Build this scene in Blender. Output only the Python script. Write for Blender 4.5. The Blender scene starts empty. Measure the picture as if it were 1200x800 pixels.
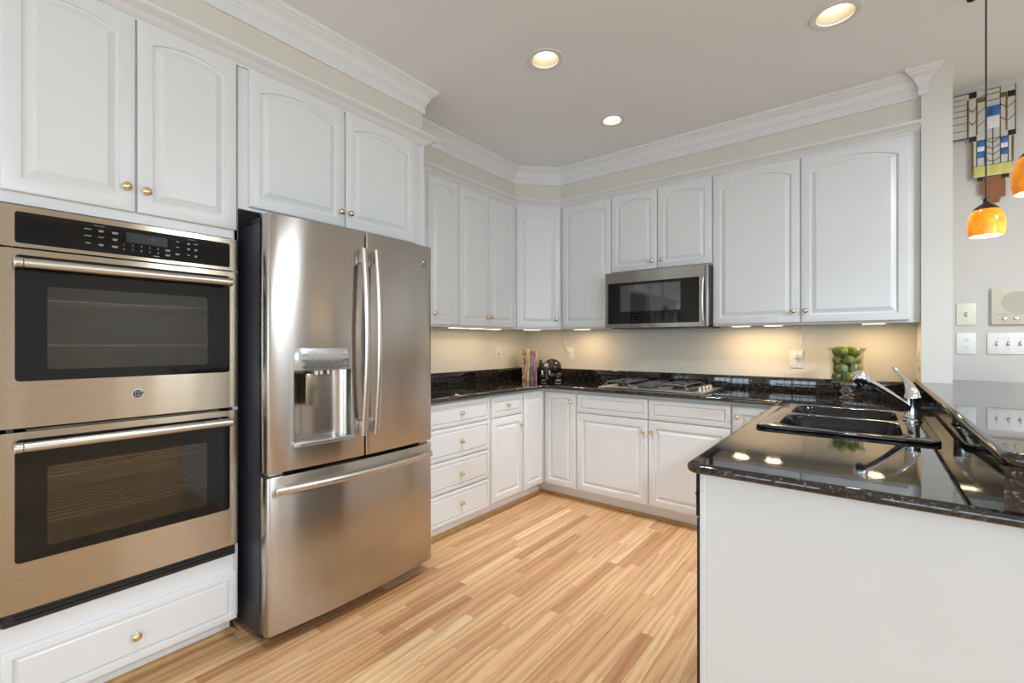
import bpy, bmesh, math, random
from mathutils import Vector, Matrix
random.seed(7)
PI = math.pi
scn = bpy.context.scene
COL = scn.collection

# ------------------------------------------------------------------ camera
H = 2.775            # ceiling height
cam_d = bpy.data.cameras.new('camera')
cam = bpy.data.objects.new('camera', cam_d); COL.objects.link(cam)
cam.location = (2.7214, -3.8262, 1.2593)
cam.rotation_euler = (PI/2, 0, 0.6772)
cam_d.sensor_fit = 'HORIZONTAL'; cam_d.sensor_width = 36.0
cam_d.lens = 541.48*36/1200
cam_d.shift_x = (600-584.04)/1200
cam_d.shift_y = (401.42-400)/1200
cam_d.clip_start = 0.02
scn.camera = cam

# ------------------------------------------------------------------ view, world, daylight
scn.view_settings.view_transform = 'Standard'
scn.view_settings.look = 'None'
scn.view_settings.gamma = 1.0
scn.view_settings.use_curve_mapping = False
scn.view_settings.exposure = -0.23
scn.cycles.use_denoising = True
scn.cycles.max_bounces = 10
scn.cycles.diffuse_bounces = 6
scn.cycles.transparent_max_bounces = 16
scn.cycles.caustics_reflective = False
scn.cycles.caustics_refractive = False
scn.cycles.sample_clamp_indirect = 6.0
w = bpy.data.worlds.new('world'); scn.world = w; w.use_nodes = True
bg = w.node_tree.nodes['Background']
bg.inputs[0].default_value = (0.86, 0.93, 1.0, 1); bg.inputs[1].default_value = 2.0

def area(name, loc, rot, sx, sy, power, col, spread=PI):
    l = bpy.data.lights.new(name, 'AREA'); l.shape = 'RECTANGLE'; l.size = sx; l.size_y = sy
    l.energy = power; l.color = col; l.spread = spread
    o = bpy.data.objects.new(name, l); COL.objects.link(o); o.location = loc; o.rotation_euler = rot
    return o
# daylight through the windows of the breakfast room behind the camera
RX, RY = 6.6, -7.6       # far wall planes of the room behind the camera
DAY = (0.71, 0.86, 1.0)
P_FRONT, P_RIGHT = 42, 95
WIN_F = [(0.55, 1.75, 0.12, 2.15), (2.35, 3.75, 0.12, 2.15), (4.35, 5.95, 0.75, 2.15)]     # x0,x1,z0,z1 in the wall at y = RY
WIN_R = [(-7.2, -5.8, 0.75, 2.15), (-5.3, -3.7, 0.75, 2.15)]      # y0,y1,z0,z1 in the wall at x = RX
for i, (a, b, c, d) in enumerate(WIN_F):
    area('daylight', ((a+b)/2, RY-0.25, (c+d)/2), (PI/2, 0, 0), b-a, d-c, P_FRONT*(b-a)*(d-c)/2.4, (0.60, 0.80, 1.0))
for i, (a, b, c, d) in enumerate(WIN_R):
    area('daylight', (RX+0.25, (a+b)/2, (c+d)/2), (PI/2, 0, PI/2), b-a, d-c, P_RIGHT*(b-a)*(d-c)/2.0, DAY)
WARM = (1.0, 0.69, 0.36)
CAN_W, UNDER_W, PEND_W, DRUM_FILL_W = 34.0, 1.45, 2.0, 125.0

# ------------------------------------------------------------------ materials
def new_mat(name):
    m = bpy.data.materials.new(name); m.use_nodes = True
    return m, m.node_tree.nodes, m.node_tree.links, m.node_tree.nodes['Principled BSDF']
def coords(n, l, kind='Object', scale=(1, 1, 1)):
    t = n.new('ShaderNodeTexCoord'); mp = n.new('ShaderNodeMapping'); mp.inputs['Scale'].default_value = scale
    l.new(t.outputs[kind], mp.inputs['Vector']); return mp.outputs['Vector']
def noise(n, l, vec, scale, detail=3, rough=0.5):
    t = n.new('ShaderNodeTexNoise'); t.inputs['Scale'].default_value = scale; t.inputs['Detail'].default_value = detail
    t.inputs['Roughness'].default_value = rough
    l.new(vec, t.inputs['Vector']); return t.outputs['Fac']
def ramp(n, l, fac, stops):
    r = n.new('ShaderNodeValToRGB'); el = r.color_ramp.elements
    while len(el) < len(stops): el.new(0.5)
    for e, (p, c) in zip(el, stops): e.position = p; e.color = (*c, 1)
    l.new(fac, r.inputs['Fac']); return r.outputs['Color']
def mat(name, col, rough=0.5, metal=0.0, var=0.03, scale=12, bump=0.0, bscale=60, coat=0.0, spec=0.5, ior=1.5):
    m, n, l, b = new_mat(name)
    v = coords(n, l); f = noise(n, l, v, scale)
    lo = tuple(max(0, c*(1-var)) for c in col); hi = tuple(min(1, c*(1+var)) for c in col)
    l.new(ramp(n, l, f, [(0.3, lo), (0.7, hi)]), b.inputs['Base Color'])
    b.inputs['Roughness'].default_value = rough; b.inputs['Metallic'].default_value = metal
    b.inputs['IOR'].default_value = ior; b.inputs['Specular IOR Level'].default_value = spec
    b.inputs['Coat Weight'].default_value = coat; b.inputs['Coat Roughness'].default_value = 0.03
    if bump:
        bf = noise(n, l, v, bscale, 4); bp = n.new('ShaderNodeBump'); bp.inputs['Strength'].default_value = bump
        bp.inputs['Distance'].default_value = 0.004
        l.new(bf, bp.inputs['Height']); l.new(bp.outputs['Normal'], b.inputs['Normal'])
    return m
def emit(name, col, strength):
    m, n, l, b = new_mat(name)
    f = noise(n, l, coords(n, l), 8); l.new(ramp(n, l, f, [(0.0, tuple(c*0.96 for c in col)), (1.0, col)]), b.inputs['Emission Color'])
    b.inputs['Emission Strength'].default_value = strength; b.inputs['Base Color'].default_value = (0.9, 0.88, 0.82, 1)
    return m
def glass(name, tint=(0.97, 0.98, 0.97), rough=0.0, base=0.03, edge=0.6):
    m = bpy.data.materials.new(name); m.use_nodes = True; n = m.node_tree.nodes; l = m.node_tree.links; n.clear()
    out = n.new('ShaderNodeOutputMaterial'); mx = n.new('ShaderNodeMixShader'); tr = n.new('ShaderNodeBsdfTransparent')
    gl = n.new('ShaderNodeBsdfGlossy'); gl.inputs['Roughness'].default_value = rough; tr.inputs['Color'].default_value = (*tint, 1)
    fr = n.new('ShaderNodeLayerWeight'); fr.inputs['Blend'].default_value = 0.25
    mr = n.new('ShaderNodeMapRange'); mr.inputs['To Min'].default_value = base; mr.inputs['To Max'].default_value = edge
    l.new(fr.outputs['Fresnel'], mr.inputs['Value']); l.new(mr.outputs['Result'], mx.inputs['Fac'])
    l.new(tr.outputs[0], mx.inputs[1]); l.new(gl.outputs[0], mx.inputs[2]); l.new(mx.outputs[0], out.inputs['Surface'])
    return m
def steel(name, col, rough=0.25, aniso=0.92, axis='Z', streak=(2, 2, 300), bump=0.02, wave=0.25):
    m, n, l, b = new_mat(name)
    v = coords(n, l, 'Object', streak); f = noise(n, l, v, 1.0, 2)
    l.new(ramp(n, l, f, [(0.3, tuple(c*0.95 for c in col)), (0.7, tuple(min(1, c*1.04) for c in col))]), b.inputs['Base Color'])
    b.inputs['Metallic'].default_value = 1.0; b.inputs['Roughness'].default_value = rough
    b.inputs['Anisotropic'].default_value = aniso
    tg = n.new('ShaderNodeTangent'); tg.direction_type = 'RADIAL'; tg.axis = axis
    l.new(tg.outputs[0], b.inputs['Tangent']); b.inputs['Anisotropic Rotation'].default_value = 0.25
    wv = noise(n, l, coords(n, l, 'Object', (5.5, 5.5, 0.7)), 1.0, 1)
    bp0 = n.new('ShaderNodeBump'); bp0.inputs['Strength'].default_value = wave; bp0.inputs['Distance'].default_value = 0.02
    l.new(wv, bp0.inputs['Height'])
    bp = n.new('ShaderNodeBump'); bp.inputs['Strength'].default_value = bump; bp.inputs['Distance'].default_value = 0.001
    l.new(f, bp.inputs['Height']); l.new(bp0.outputs['Normal'], bp.inputs['Normal']); l.new(bp.outputs['Normal'], b.inputs['Normal'])
    return m

M_white = mat('white_cabinet_paint', (0.745, 0.75, 0.75), 0.32, var=0.012, scale=5, bump=0.03, bscale=25)
M_trim = mat('white_trim_paint', (0.77, 0.775, 0.775), 0.35, var=0.01)
M_wall = mat('greige_wall_paint', (0.70, 0.66, 0.58), 0.7, var=0.015, scale=3, bump=0.05, bscale=220)
M_stub = mat('pale_wall_paint', (0.70, 0.685, 0.64), 0.7, var=0.015, scale=3, bump=0.05, bscale=220)
M_wall2 = mat('grey_wall_paint', (0.60, 0.58, 0.545), 0.7, var=0.015, scale=3, bump=0.05, bscale=220)
M_ceil = mat('ceiling_paint', (0.84, 0.88, 0.915), 0.85, var=0.01, scale=2, bump=0.04, bscale=200)
M_brass = mat('polished_brass', (0.80, 0.66, 0.36), 0.14, 1.0, var=0.05)
M_steel = steel('brushed_steel_fridge', (0.53, 0.50, 0.465), 0.24)
M_steel2 = steel('brushed_steel_oven', (0.47, 0.40, 0.31), 0.24)
M_steel3 = steel('brushed_steel_microwave', (0.46, 0.445, 0.42), 0.28)
M_bar = mat('satin_steel_handle', (0.60, 0.565, 0.51), 0.33, 1.0, var=0.03)
M_chrome = mat('chrome', (0.80, 0.81, 0.83), 0.05, 1.0, var=0.01)
M_silver = mat('grey_silver_plastic', (0.50, 0.51, 0.52), 0.22, 0.8, var=0.02)
M_blk = mat('black_gloss_glass', (0.008, 0.008, 0.0085), 0.04, var=0.1, spec=0.35)
M_blkp = mat('black_plastic', (0.012, 0.012, 0.013), 0.35, var=0.1)
M_case = mat('dark_grey_case_paint', (0.035, 0.035, 0.045), 0.4, var=0.05, bump=0.05, bscale=300)
M_iron = mat('cast_iron', (0.085, 0.083, 0.08), 0.5, var=0.15, bump=0.2, bscale=200)
M_sink = mat('black_composite', (0.006, 0.006, 0.008), 0.07, var=0.1, bump=0.25, bscale=22)
M_plate = mat('white_plastic', (0.80, 0.80, 0.79), 0.35, var=0.01)
M_ivory = mat('ivory_plastic', (0.73, 0.71, 0.60), 0.4, var=0.01)
M_almond = mat('almond_plastic', (0.62, 0.59, 0.47), 0.45, var=0.01)
M_hole = mat('dark_slot', (0.03, 0.03, 0.03), 0.6)
M_bronze = mat('dark_bronze', (0.030, 0.016, 0.010), 0.35, 0.6, var=0.2)
M_cord = mat('dark_cord', (0.012, 0.010, 0.018), 0.5)
M_wcord = mat('white_cord', (0.80, 0.78, 0.73), 0.5)
M_oak = mat('oak_moulding', (0.50, 0.28, 0.11), 0.4, var=0.12, scale=20)
M_glass = glass('clear_glass', base=0.02, edge=0.35)
M_stemglass = glass('cut_glass', base=0.22, edge=0.7)
M_pane = glass('window_glass', base=0.02, edge=0.4)
M_ovenpane = glass('oven_window_glass', (0.62, 0.60, 0.54), 0.02, 0.06, 0.6)
M_ovenin = mat('oven_enamel', (0.24, 0.21, 0.14), 0.4, var=0.25, scale=6)
M_canw = mat('can_reflector', (0.50, 0.43, 0.31), 0.4, var=0.01)
M_lamp = emit('lamp_glow', (1.0, 0.94, 0.82), 6.5)
M_liner = emit('frosted_liner_glow', (1.0, 0.90, 0.70), 2.2)
M_lens = emit('lamp_lens_glow', (1.0, 0.82, 0.50), 4.0)
M_display = mat('display_window', (0.030, 0.034, 0.032), 0.3, var=0.05, spec=0.15)
M_legend = mat('pale_legend', (0.42, 0.42, 0.41), 0.5)
M_dim = mat('dim_digits', (0.10, 0.105, 0.10), 0.5)
M_apple = mat('green_fruit_skin', (0.19, 0.215, 0.03), 0.3, var=0.45, scale=30)
M_stem = mat('brown_stem', (0.09, 0.055, 0.025), 0.7)
M_fig = mat('black_glazed_ceramic', (0.012, 0.011, 0.011), 0.12, var=0.3, bump=0.5, bscale=60)
M_figs = mat('silver_glaze', (0.45, 0.43, 0.38), 0.25, 0.6, var=0.3, scale=60)

def granite_mat():
    m, n, l, b = new_mat('black_granite')
    v = coords(n, l, 'Object')
    vo = n.new('ShaderNodeTexVoronoi'); vo.inputs['Scale'].default_value = 210; l.new(v, vo.inputs['Vector'])
    f = noise(n, l, v, 75, 4, 0.7)
    c1 = ramp(n, l, f, [(0.42, (0.007, 0.007, 0.008)), (0.56, (0.030, 0.026, 0.024)), (0.66, (0.13, 0.115, 0.108))])
    c2 = ramp(n, l, vo.outputs['Color'], [(0.0, (0.15, 0.15, 0.15)), (0.70, (0.6, 0.6, 0.6)), (0.92, (2.8, 2.8, 2.9))])
    mx = n.new('ShaderNodeMix'); mx.data_type = 'RGBA'; mx.blend_type = 'MULTIPLY'; mx.inputs['Factor'].default_value = 1.0
    l.new(c1, mx.inputs['A']); l.new(c2, mx.inputs['B']); l.new(mx.outputs['Result'], b.inputs['Base Color'])
    b.inputs['Roughness'].default_value = 0.035; b.inputs['IOR'].default_value = 1.75
    return m
M_gran = granite_mat()

def floor_mat():
    m, n, l, b = new_mat('oak_strip_floor')
    W, L = 0.0572, 0.80
    tc = n.new('ShaderNodeTexCoord'); sp = n.new('ShaderNodeSeparateXYZ'); l.new(tc.outputs['Object'], sp.inputs[0])
    def mth(op, a, bb=None):
        k = n.new('ShaderNodeMath'); k.operation = op
        for i, q in enumerate((a, bb)):
            if q is None: continue
            if isinstance(q, (int, float)): k.inputs[i].default_value = q
            else: l.new(q, k.inputs[i])
        return k.outputs[0]
    xs = mth('DIVIDE', sp.outputs[0], W); xi = mth('FLOOR', xs); xf = mth('FRACT', xs)
    wn = n.new('ShaderNodeTexWhiteNoise'); wn.noise_dimensions = '1D'; l.new(xi, wn.inputs['W'])
    ln = mth('ADD', mth('MULTIPLY', wn.outputs['Value'], 0.5), 0.65)          # each row its own strip length
    ys = mth('ADD', mth('DIVIDE', sp.outputs[1], mth('MULTIPLY', ln, L)), mth('MULTIPLY', wn.outputs['Value'], 37.3))
    yi = mth('FLOOR', ys); yf = mth('FRACT', ys)
    cb = n.new('ShaderNodeCombineXYZ'); l.new(xi, cb.inputs[0]); l.new(yi, cb.inputs[1])
    w2 = n.new('ShaderNodeTexWhiteNoise'); w2.noise_dimensions = '2D'; l.new(cb.outputs[0], w2.inputs['Vector'])
    base = ramp(n, l, w2.outputs['Value'], [(0.0, (0.44, 0.215, 0.092)), (0.12, (0.57, 0.32, 0.15)), (0.55, (0.63, 0.375, 0.19)), (0.88, (0.67, 0.42, 0.215)), (1.0, (0.73, 0.51, 0.28))])
    # grain: long streaks shifted per strip, with cathedral waves
    off = n.new('ShaderNodeCombineXYZ'); l.new(mth('MULTIPLY', w2.outputs['Value'], 31), off.inputs[0]); l.new(mth('MULTIPLY', w2.outputs['Value'], 17), off.inputs[1])
    ad = n.new('ShaderNodeVectorMath'); ad.operation = 'ADD'; l.new(tc.outputs['Object'], ad.inputs[0]); l.new(off.outputs[0], ad.inputs[1])
    mp = n.new('ShaderNodeMapping'); mp.inputs['Scale'].default_value = (120, 3.5, 1); l.new(ad.outputs[0], mp.inputs['Vector'])
    g1 = noise(n, l, mp.outputs['Vector'], 1.0, 5, 0.6)
    mp2 = n.new('ShaderNodeMapping'); mp2.inputs['Scale'].default_value = (14, 1.3, 1); l.new(ad.outputs[0], mp2.inputs['Vector'])
    wv = n.new('ShaderNodeTexWave'); wv.wave_type = 'BANDS'; wv.bands_direction = 'X'; wv.inputs['Scale'].default_value = 0.55
    wv.inputs['Distortion'].default_value = 16; wv.inputs['Detail'].default_value = 3; wv.inputs['Detail Scale'].default_value = 0.6
    l.new(mp2.outputs['Vector'], wv.inputs['Vector'])
    gr = mth('ADD', mth('MULTIPLY', g1, 0.80), mth('MULTIPLY', wv.outputs['Fac'], 0.20))
    gc = ramp(n, l, gr, [(0.36, (0.72, 0.64, 0.55)), (0.56, (1.03, 1.03, 1.03))])
    mx = n.new('ShaderNodeMix'); mx.data_type = 'RGBA'; mx.blend_type = 'MULTIPLY'; mx.inputs['Factor'].default_value = 0.85
    l.new(base, mx.inputs['A']); l.new(gc, mx.inputs['B'])
    # joints
    ex = mth('MINIMUM', xf, mth('SUBTRACT', 1.0, xf)); ey = mth('MULTIPLY', mth('MINIMUM', yf, mth('SUBTRACT', 1.0, yf)), 14)
    ed = mth('MINIMUM', ex, ey)
    jc = ramp(n, l, ed, [(0.0, (0.45, 0.40, 0.34)), (0.03, (1, 1, 1))])
    m2 = n.new('ShaderNodeMix'); m2.data_type = 'RGBA'; m2.blend_type = 'MULTIPLY'; m2.inputs['Factor'].default_value = 0.8
    l.new(mx.outputs['Result'], m2.inputs['A']); l.new(jc, m2.inputs['B']); l.new(m2.outputs['Result'], b.inputs['Base Color'])
    b.inputs['Roughness'].default_value = 0.36
    bp = n.new('ShaderNodeBump'); bp.inputs['Strength'].default_value = 0.12; bp.inputs['Distance'].default_value = 0.002
    l.new(gr, bp.inputs['Height']); l.new(bp.outputs['Normal'], b.inputs['Normal'])
    return m
M_floor = floor_mat()

def amber_mat():
    m, n, l, b = new_mat('amber_art_glass')
    f = noise(n, l, coords(n, l), 14, 4, 0.6)
    c = ramp(n, l, f, [(0.30, (0.62, 0.16, 0.005)), (0.5, (0.90, 0.30, 0.015)), (0.68, (1.0, 0.52, 0.08))])
    l.new(c, b.inputs['Base Color']); l.new(c, b.inputs['Emission Color'])
    b.inputs['Emission Strength'].default_value = 0.55; b.inputs['Roughness'].default_value = 0.15
    return m
M_amber = amber_mat()

# ------------------------------------------------------------------ mesh helpers (everything is drawn in world coordinates)
I4 = Matrix.Identity(4)
class MB:
    def __init__(s, M=None): s.bm = bmesh.new(); s.M = M or I4
    def _take(s, t, M=None):
        me = bpy.data.meshes.new('tmp'); t.to_mesh(me); t.free()
        me.transform(s.M @ (M or I4)); s.bm.from_mesh(me); bpy.data.meshes.remove(me); return s
    def box(s, x0, x1, y0, y1, z0, z1, bev=0.0, M=None, seg=2):
        t = bmesh.new(); bmesh.ops.create_cube(t, size=1)
        for v in t.verts: v.co = Vector(((x0+x1)/2+v.co.x*(x1-x0), (y0+y1)/2+v.co.y*(y1-y0), (z0+z1)/2+v.co.z*(z1-z0)))
        if bev: bmesh.ops.bevel(t, geom=t.edges[:], offset=bev, segments=seg, affect='EDGES', profile=0.5)
        return s._take(t, M)
    def lathe(s, prof, loc=(0, 0, 0), axis='Z', n=24, M=None, closed=False):
        t = bmesh.new(); rings = []
        for r, z in prof:
            if r < 1e-6: rings.append([t.verts.new((0, 0, z))])
            else: rings.append([t.verts.new((r*math.cos(2*PI*k/n), r*math.sin(2*PI*k/n), z)) for k in range(n)])
        prs = list(zip(rings[:-1], rings[1:])) + ([(rings[-1], rings[0])] if closed else [])
        for A, B in prs:
            for k in range(n):
                j = (k+1) % n
                if len(A) == 1 and len(B) == 1: break
                if len(A) == 1: t.faces.new((A[0], B[j], B[k]))
                elif len(B) == 1: t.faces.new((A[k], A[j], B[0]))
                else: t.faces.new((A[k], A[j], B[j], B[k]))
        if not closed:
            for R in (rings[0], rings[-1]):
                if len(R) > 1: t.faces.new(R)
        bmesh.ops.recalc_face_normals(t, faces=t.faces[:])
        R = {'Z': I4, 'X': Matrix.Rotation(PI/2, 4, 'Y'), 'Y': Matrix.Rotation(PI/2, 4, 'X'), '-Z': Matrix.Rotation(PI, 4, 'X'), '-X': Matrix.Rotation(-PI/2, 4, 'Y')}[axis]
        return s._take(t, (M or I4) @ Matrix.Translation(loc) @ R)
    def tube(s, pts, r, n=12, M=None, flat=None, caps=True):
        """pipe along pts; r a number or a list; flat=(side, thick) makes an elliptical bar"""
        pts = [Vector(p) for p in pts]; t = bmesh.new(); rings = []; up = None
        for i, p in enumerate(pts):
            d = (pts[min(i+1, len(pts)-1)]-pts[max(i-1, 0)]).normalized()
            if up is None:
                up = Vector((0, 0, 1)) if abs(d.z) < 0.9 else Vector((1, 0, 0))
            a = (up - d*up.dot(d)).normalized(); c = d.cross(a); up = a
            rr = r[i] if isinstance(r, (list, tuple)) else r
            ra, rb = (rr, rr) if flat is None else (flat[0]*rr, flat[1]*rr)
            rings.append([t.verts.new(p+a*math.cos(2*PI*k/n)*ra+c*math.sin(2*PI*k/n)*rb) for k in range(n)])
        for A, B in zip(rings[:-1], rings[1:]):
            for k in range(n): t.faces.new((A[k], A[(k+1) % n], B[(k+1) % n], B[k]))
        if caps: t.faces.new(rings[0]); t.faces.new(rings[-1])
        bmesh.ops.recalc_face_normals(t, faces=t.faces[:])
        return s._take(t, M)
    def sweep(s, prof, path, M=None, ends=(None, None), closed_prof=True, offs=None):
        """prof (a,b): a to the right of the path, b up; path (x,y,z); mitred corners"""
        t = bmesh.new(); P = [Vector(p) for p in path]; rings = []
        def rn(a, b):
            d = (b-a); d.z = 0; d.normalize(); return Vector((d.y, -d.x, 0))
        for i, p in enumerate(P):
            n1 = rn(P[i-1], p) if i > 0 else None
            n2 = rn(p, P[i+1]) if i < len(P)-1 else None
            if offs and offs.get(i) is not None: o = Vector(offs[i])
            elif n1 is None: o = n2
            elif n2 is None: o = n1
            else: o = (n1+n2); o = o/max(1e-6, o.dot(n1)) if o.length > 1e-6 else n1
            rings.append([t.verts.new(p+o*a+Vector((0, 0, b))) for a, b in prof])
        n = len(prof)
        for A, B in zip(rings[:-1], rings[1:]):
            for k in range(n if closed_prof else n-1):
                try: t.faces.new((A[k], A[(k+1) % n], B[(k+1) % n], B[k]))
                except ValueError: pass
        if closed_prof:
            t.faces.new(rings[0]); t.faces.new(rings[-1])
        bmesh.ops.recalc_face_normals(t, faces=t.faces[:])
        return s._take(t, M)
    def prism(s, poly, z0, z1, holes=(), M=None, bev=0.0):
        t = bmesh.new(); edges = []
        for lp in [poly, *holes]:
            vs = [t.verts.new((x, y, z0)) for x, y in lp]
            edges += [t.edges.new((vs[i], vs[(i+1) % len(vs)])) for i in range(len(vs))]
        if holes: bmesh.ops.triangle_fill(t, use_beauty=True, use_dissolve=False, edges=edges)
        else: t.faces.new([v for v in t.verts])
        r = bmesh.ops.extrude_face_region(t, geom=t.faces[:])
        for v in r['geom']:
            if isinstance(v, bmesh.types.BMVert): v.co.z = z1
        bmesh.ops.recalc_face_normals(t, faces=t.faces[:])
        if bev:
            eg = [e for e in t.edges if e.is_manifold and e.calc_face_angle(0) > 0.6]
            bmesh.ops.bevel(t, geom=eg, offset=bev, segments=2, affect='EDGES', profile=0.5)
        return s._take(t, M)
    def loops(s, LS, M=None, cap=True, back=True):
        t = bmesh.new(); rings = [[t.verts.new(c) for c in L] for L in LS]; n = len(LS[0])
        for A, B in zip(rings[:-1], rings[1:]):
            for k in range(n): t.faces.new((A[k], A[(k+1) % n], B[(k+1) % n], B[k]))
        if cap: t.faces.new(rings[-1])
        if back: t.faces.new(rings[0])
        bmesh.ops.recalc_face_normals(t, faces=t.faces[:])
        return s._take(t, M)
    def ball(s, c, r, M=None, sub=3, sc=(1, 1, 1)):
        t = bmesh.new(); bmesh.ops.create_icosphere(t, subdivisions=sub, radius=1)
        for v in t.verts: v.co = Vector((c[0]+v.co.x*r*sc[0], c[1]+v.co.y*r*sc[1], c[2]+v.co.z*r*sc[2]))
        return s._take(t, M)

def wpos(o):
    p = Vector((0, 0, 0))
    while o is not None: p += Vector(o.location); o = o.parent
    return p
def to_obj(name, me, m, parent=None, loc=None, sharp=32):
    for p in me.polygons: p.use_smooth = True
    me.set_sharp_from_angle(angle=math.radians(sharp))
    base = wpos(parent) if parent else Vector(loc or (0, 0, 0))
    me.transform(Matrix.Translation(-base))
    o = bpy.data.objects.new(name, me); COL.objects.link(o)
    if parent: o.parent = parent
    else: o.location = base
    me.materials.append(m); return o
def obj(name, mb, m, parent=None, loc=None, sharp=32, label=None):
    me = bpy.data.meshes.new(name); mb.bm.to_mesh(me); mb.bm.free()
    o = to_obj(name, me, m, parent, loc, sharp)
    if label: o['label'] = label
    return o
def tag(o, label, cat, group=None):
    o['label'] = label; o['category'] = cat
    if group: o['group'] = group
    return o
def thing(name, label, cat, loc, group=None):
    o = bpy.data.objects.new(name, None); COL.objects.link(o); o.location = loc; o.empty_display_size = 0.05
    return tag(o, label, cat, group)
def struct(name, mb, m, label=None):
    o = obj(name, mb, m, sharp=14 if name.startswith('trim') else 32); o['kind'] = 'structure'
    o['label'] = label or name.replace('_', ' '); return o
def cut(mb, cutter):
    """mesh of mb minus cutter"""
    ms = []
    for q in (mb, cutter):
        me = bpy.data.meshes.new('tmpcut'); q.bm.to_mesh(me); q.bm.free()
        o = bpy.data.objects.new('tmpcut', me); COL.objects.link(o); ms.append(o)
    md = ms[0].modifiers.new('b', 'BOOLEAN'); md.object = ms[1]; md.operation = 'DIFFERENCE'; md.solver = 'EXACT'
    dg = bpy.context.evaluated_depsgraph_get()
    me = bpy.data.meshes.new_from_object(ms[0].evaluated_get(dg))
    for o in ms:
        d = o.data; bpy.data.objects.remove(o); bpy.data.meshes.remove(d)
    me.materials.clear()
    return me
def text_mesh(s, size, M, depth=0.0004):
    cu = bpy.data.curves.new('txt', 'FONT'); cu.body = s; cu.size = size; cu.align_x = 'CENTER'; cu.align_y = 'CENTER'; cu.extrude = depth
    o = bpy.data.objects.new('txt', cu); COL.objects.link(o)
    me = bpy.data.meshes.new_from_object(o.evaluated_get(bpy.context.evaluated_depsgraph_get()))
    bpy.data.objects.remove(o); bpy.data.curves.remove(cu); me.transform(M); me.materials.clear(); return me
def F(x, y, z=0.0, deg=0.0):
    """local frame of something facing local -y; deg 90 faces +x, 45 faces the diagonal, -90 faces -x"""
    return Matrix.Translation((x, y, z)) @ Matrix.Rotation(math.radians(deg), 4, 'Z')
FACE = Matrix.Rotation(PI/2, 4, 'X')       # text lying in XY -> standing, facing -y

# ------------------------------------------------------------------ room
def rect_wall(mb, a0, a1, z0, z1, holes, put):
    """wall slab with rectangular holes, put(a0,a1,z0,z1) draws a box"""
    hs = sorted(holes); x = a0
    for (h0, h1, c, d) in hs:
        put(x, h0, z0, z1); put(h0, h1, z0, c); put(h0, h1, d, z1); x = h1
    put(x, a1, z0, z1)
YB = 0.07   # back wall plane in the room beyond the stub wall
fl = MB(); fl.box(-0.1, RX+0.1, RY-0.1, 0.2, -0.1, 0.0); struct('floor', fl, M_floor, 'narrow strip oak floor')
circ = lambda x, y, r, n=32: [(x+r*math.cos(2*PI*k/n), y+r*math.sin(2*PI*k/n)) for k in range(n)]
CANS = [(1.366, -1.739), (1.352, -0.885), (2.597, -1.186), (1.62, -3.25)]  # last can is added out of view to brighten the floor by the oven
CANR = [0.072, 0.060, 0.075, 0.072]
ce = MB(); ce.prism([(-0.1, RY-0.1), (RX+0.1, RY-0.1), (RX+0.1, 0.2), (-0.1, 0.2)], H, H+0.16, [circ(x, y, r+0.002) for (x, y), r in zip(CANS, CANR)])
struct('ceiling', ce, M_ceil, 'flat pale grey ceiling')
b = MB(); b.box(-0.1, 0, RY, 0.0, 0, H); struct('wall_left', b, M_wall)
b = MB(); b.box(-0.1, 2.95, 0, 0.2, 0, H); struct('wall_back', b, M_wall)
b = MB(); b.box(2.95, RX, YB, 0.2, 0, H); struct('wall_beyond', b, M_wall2, 'grey wall beyond the stub wall')
b = MB(); rect_wall(b, 0, RX, 0, H, WIN_F, lambda a, c, z, zz: b.box(a, c, RY-0.1, RY, z, zz)); struct('wall_front', b, M_wall2)
b = MB(); rect_wall(b, RY, 0.2, 0, H, WIN_R, lambda a, c, z, zz: b.box(RX, RX+0.1, a, c, z, zz)); struct('wall_right', b, M_wall2)
BARZ = 1.036
b = MB(); b.box(2.944, 3.07, -0.346, -0.0005, BARZ+0.0005, H); b.box(2.951, 3.07, -0.0005, YB-0.0005, BARZ+0.0005, H); b.box(2.958, 3.07, -2.40, -0.0005, 0, BARZ-0.032)
struct('wall_stub', b, M_stub, 'pale stub wall with the knee wall under the raised bar')
# soffits over the cabinets
b = MB(); b.box(0.0005, 0.62, -5.2, -1.943, 2.494, H-0.0005)
b.prism([(0.0005, -1.943), (0.31, -1.943), (0.31, -0.605), (0.602, -0.31), (2.9435, -0.31), (2.9435, -0.0005), (0.0005, -0.0005)], 2.494, H-0.0005)
struct('wall_soffit', b, M_wall, 'greige soffit above the cabinets')
CROWN = [(0, 0), (0.010, 0), (0.012, 0.005), (0.012, 0.046), (0.017, 0.05), (0.017, 0.058), (0.022, 0.062), (0.026, 0.074), (0.036, 0.092), (0.050, 0.106), (0.056, 0.110), (0.058, 0.116), (0.065, 0.119), (0.070, 0.125), (0.070, 0.139), (0, 0.139)]
zc0 = H-0.1395
b = MB(); b.sweep(CROWN, [(0.62, -5.2, zc0), (0.62, -1.943, zc0), (0.31, -1.943, zc0), (0.31, -0.605, zc0), (0.602, -0.31, zc0), (2.9435, -0.31, zc0), (2.9435, -0.3465, zc0), (2.962, -0.3465, zc0), (2.9621, -0.3465, zc0)],
                  offs={7: (1, -1, 0), 8: (1, 0, 0)})
struct('trim_1', b, M_trim, 'white crown moulding at the ceiling')
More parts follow.
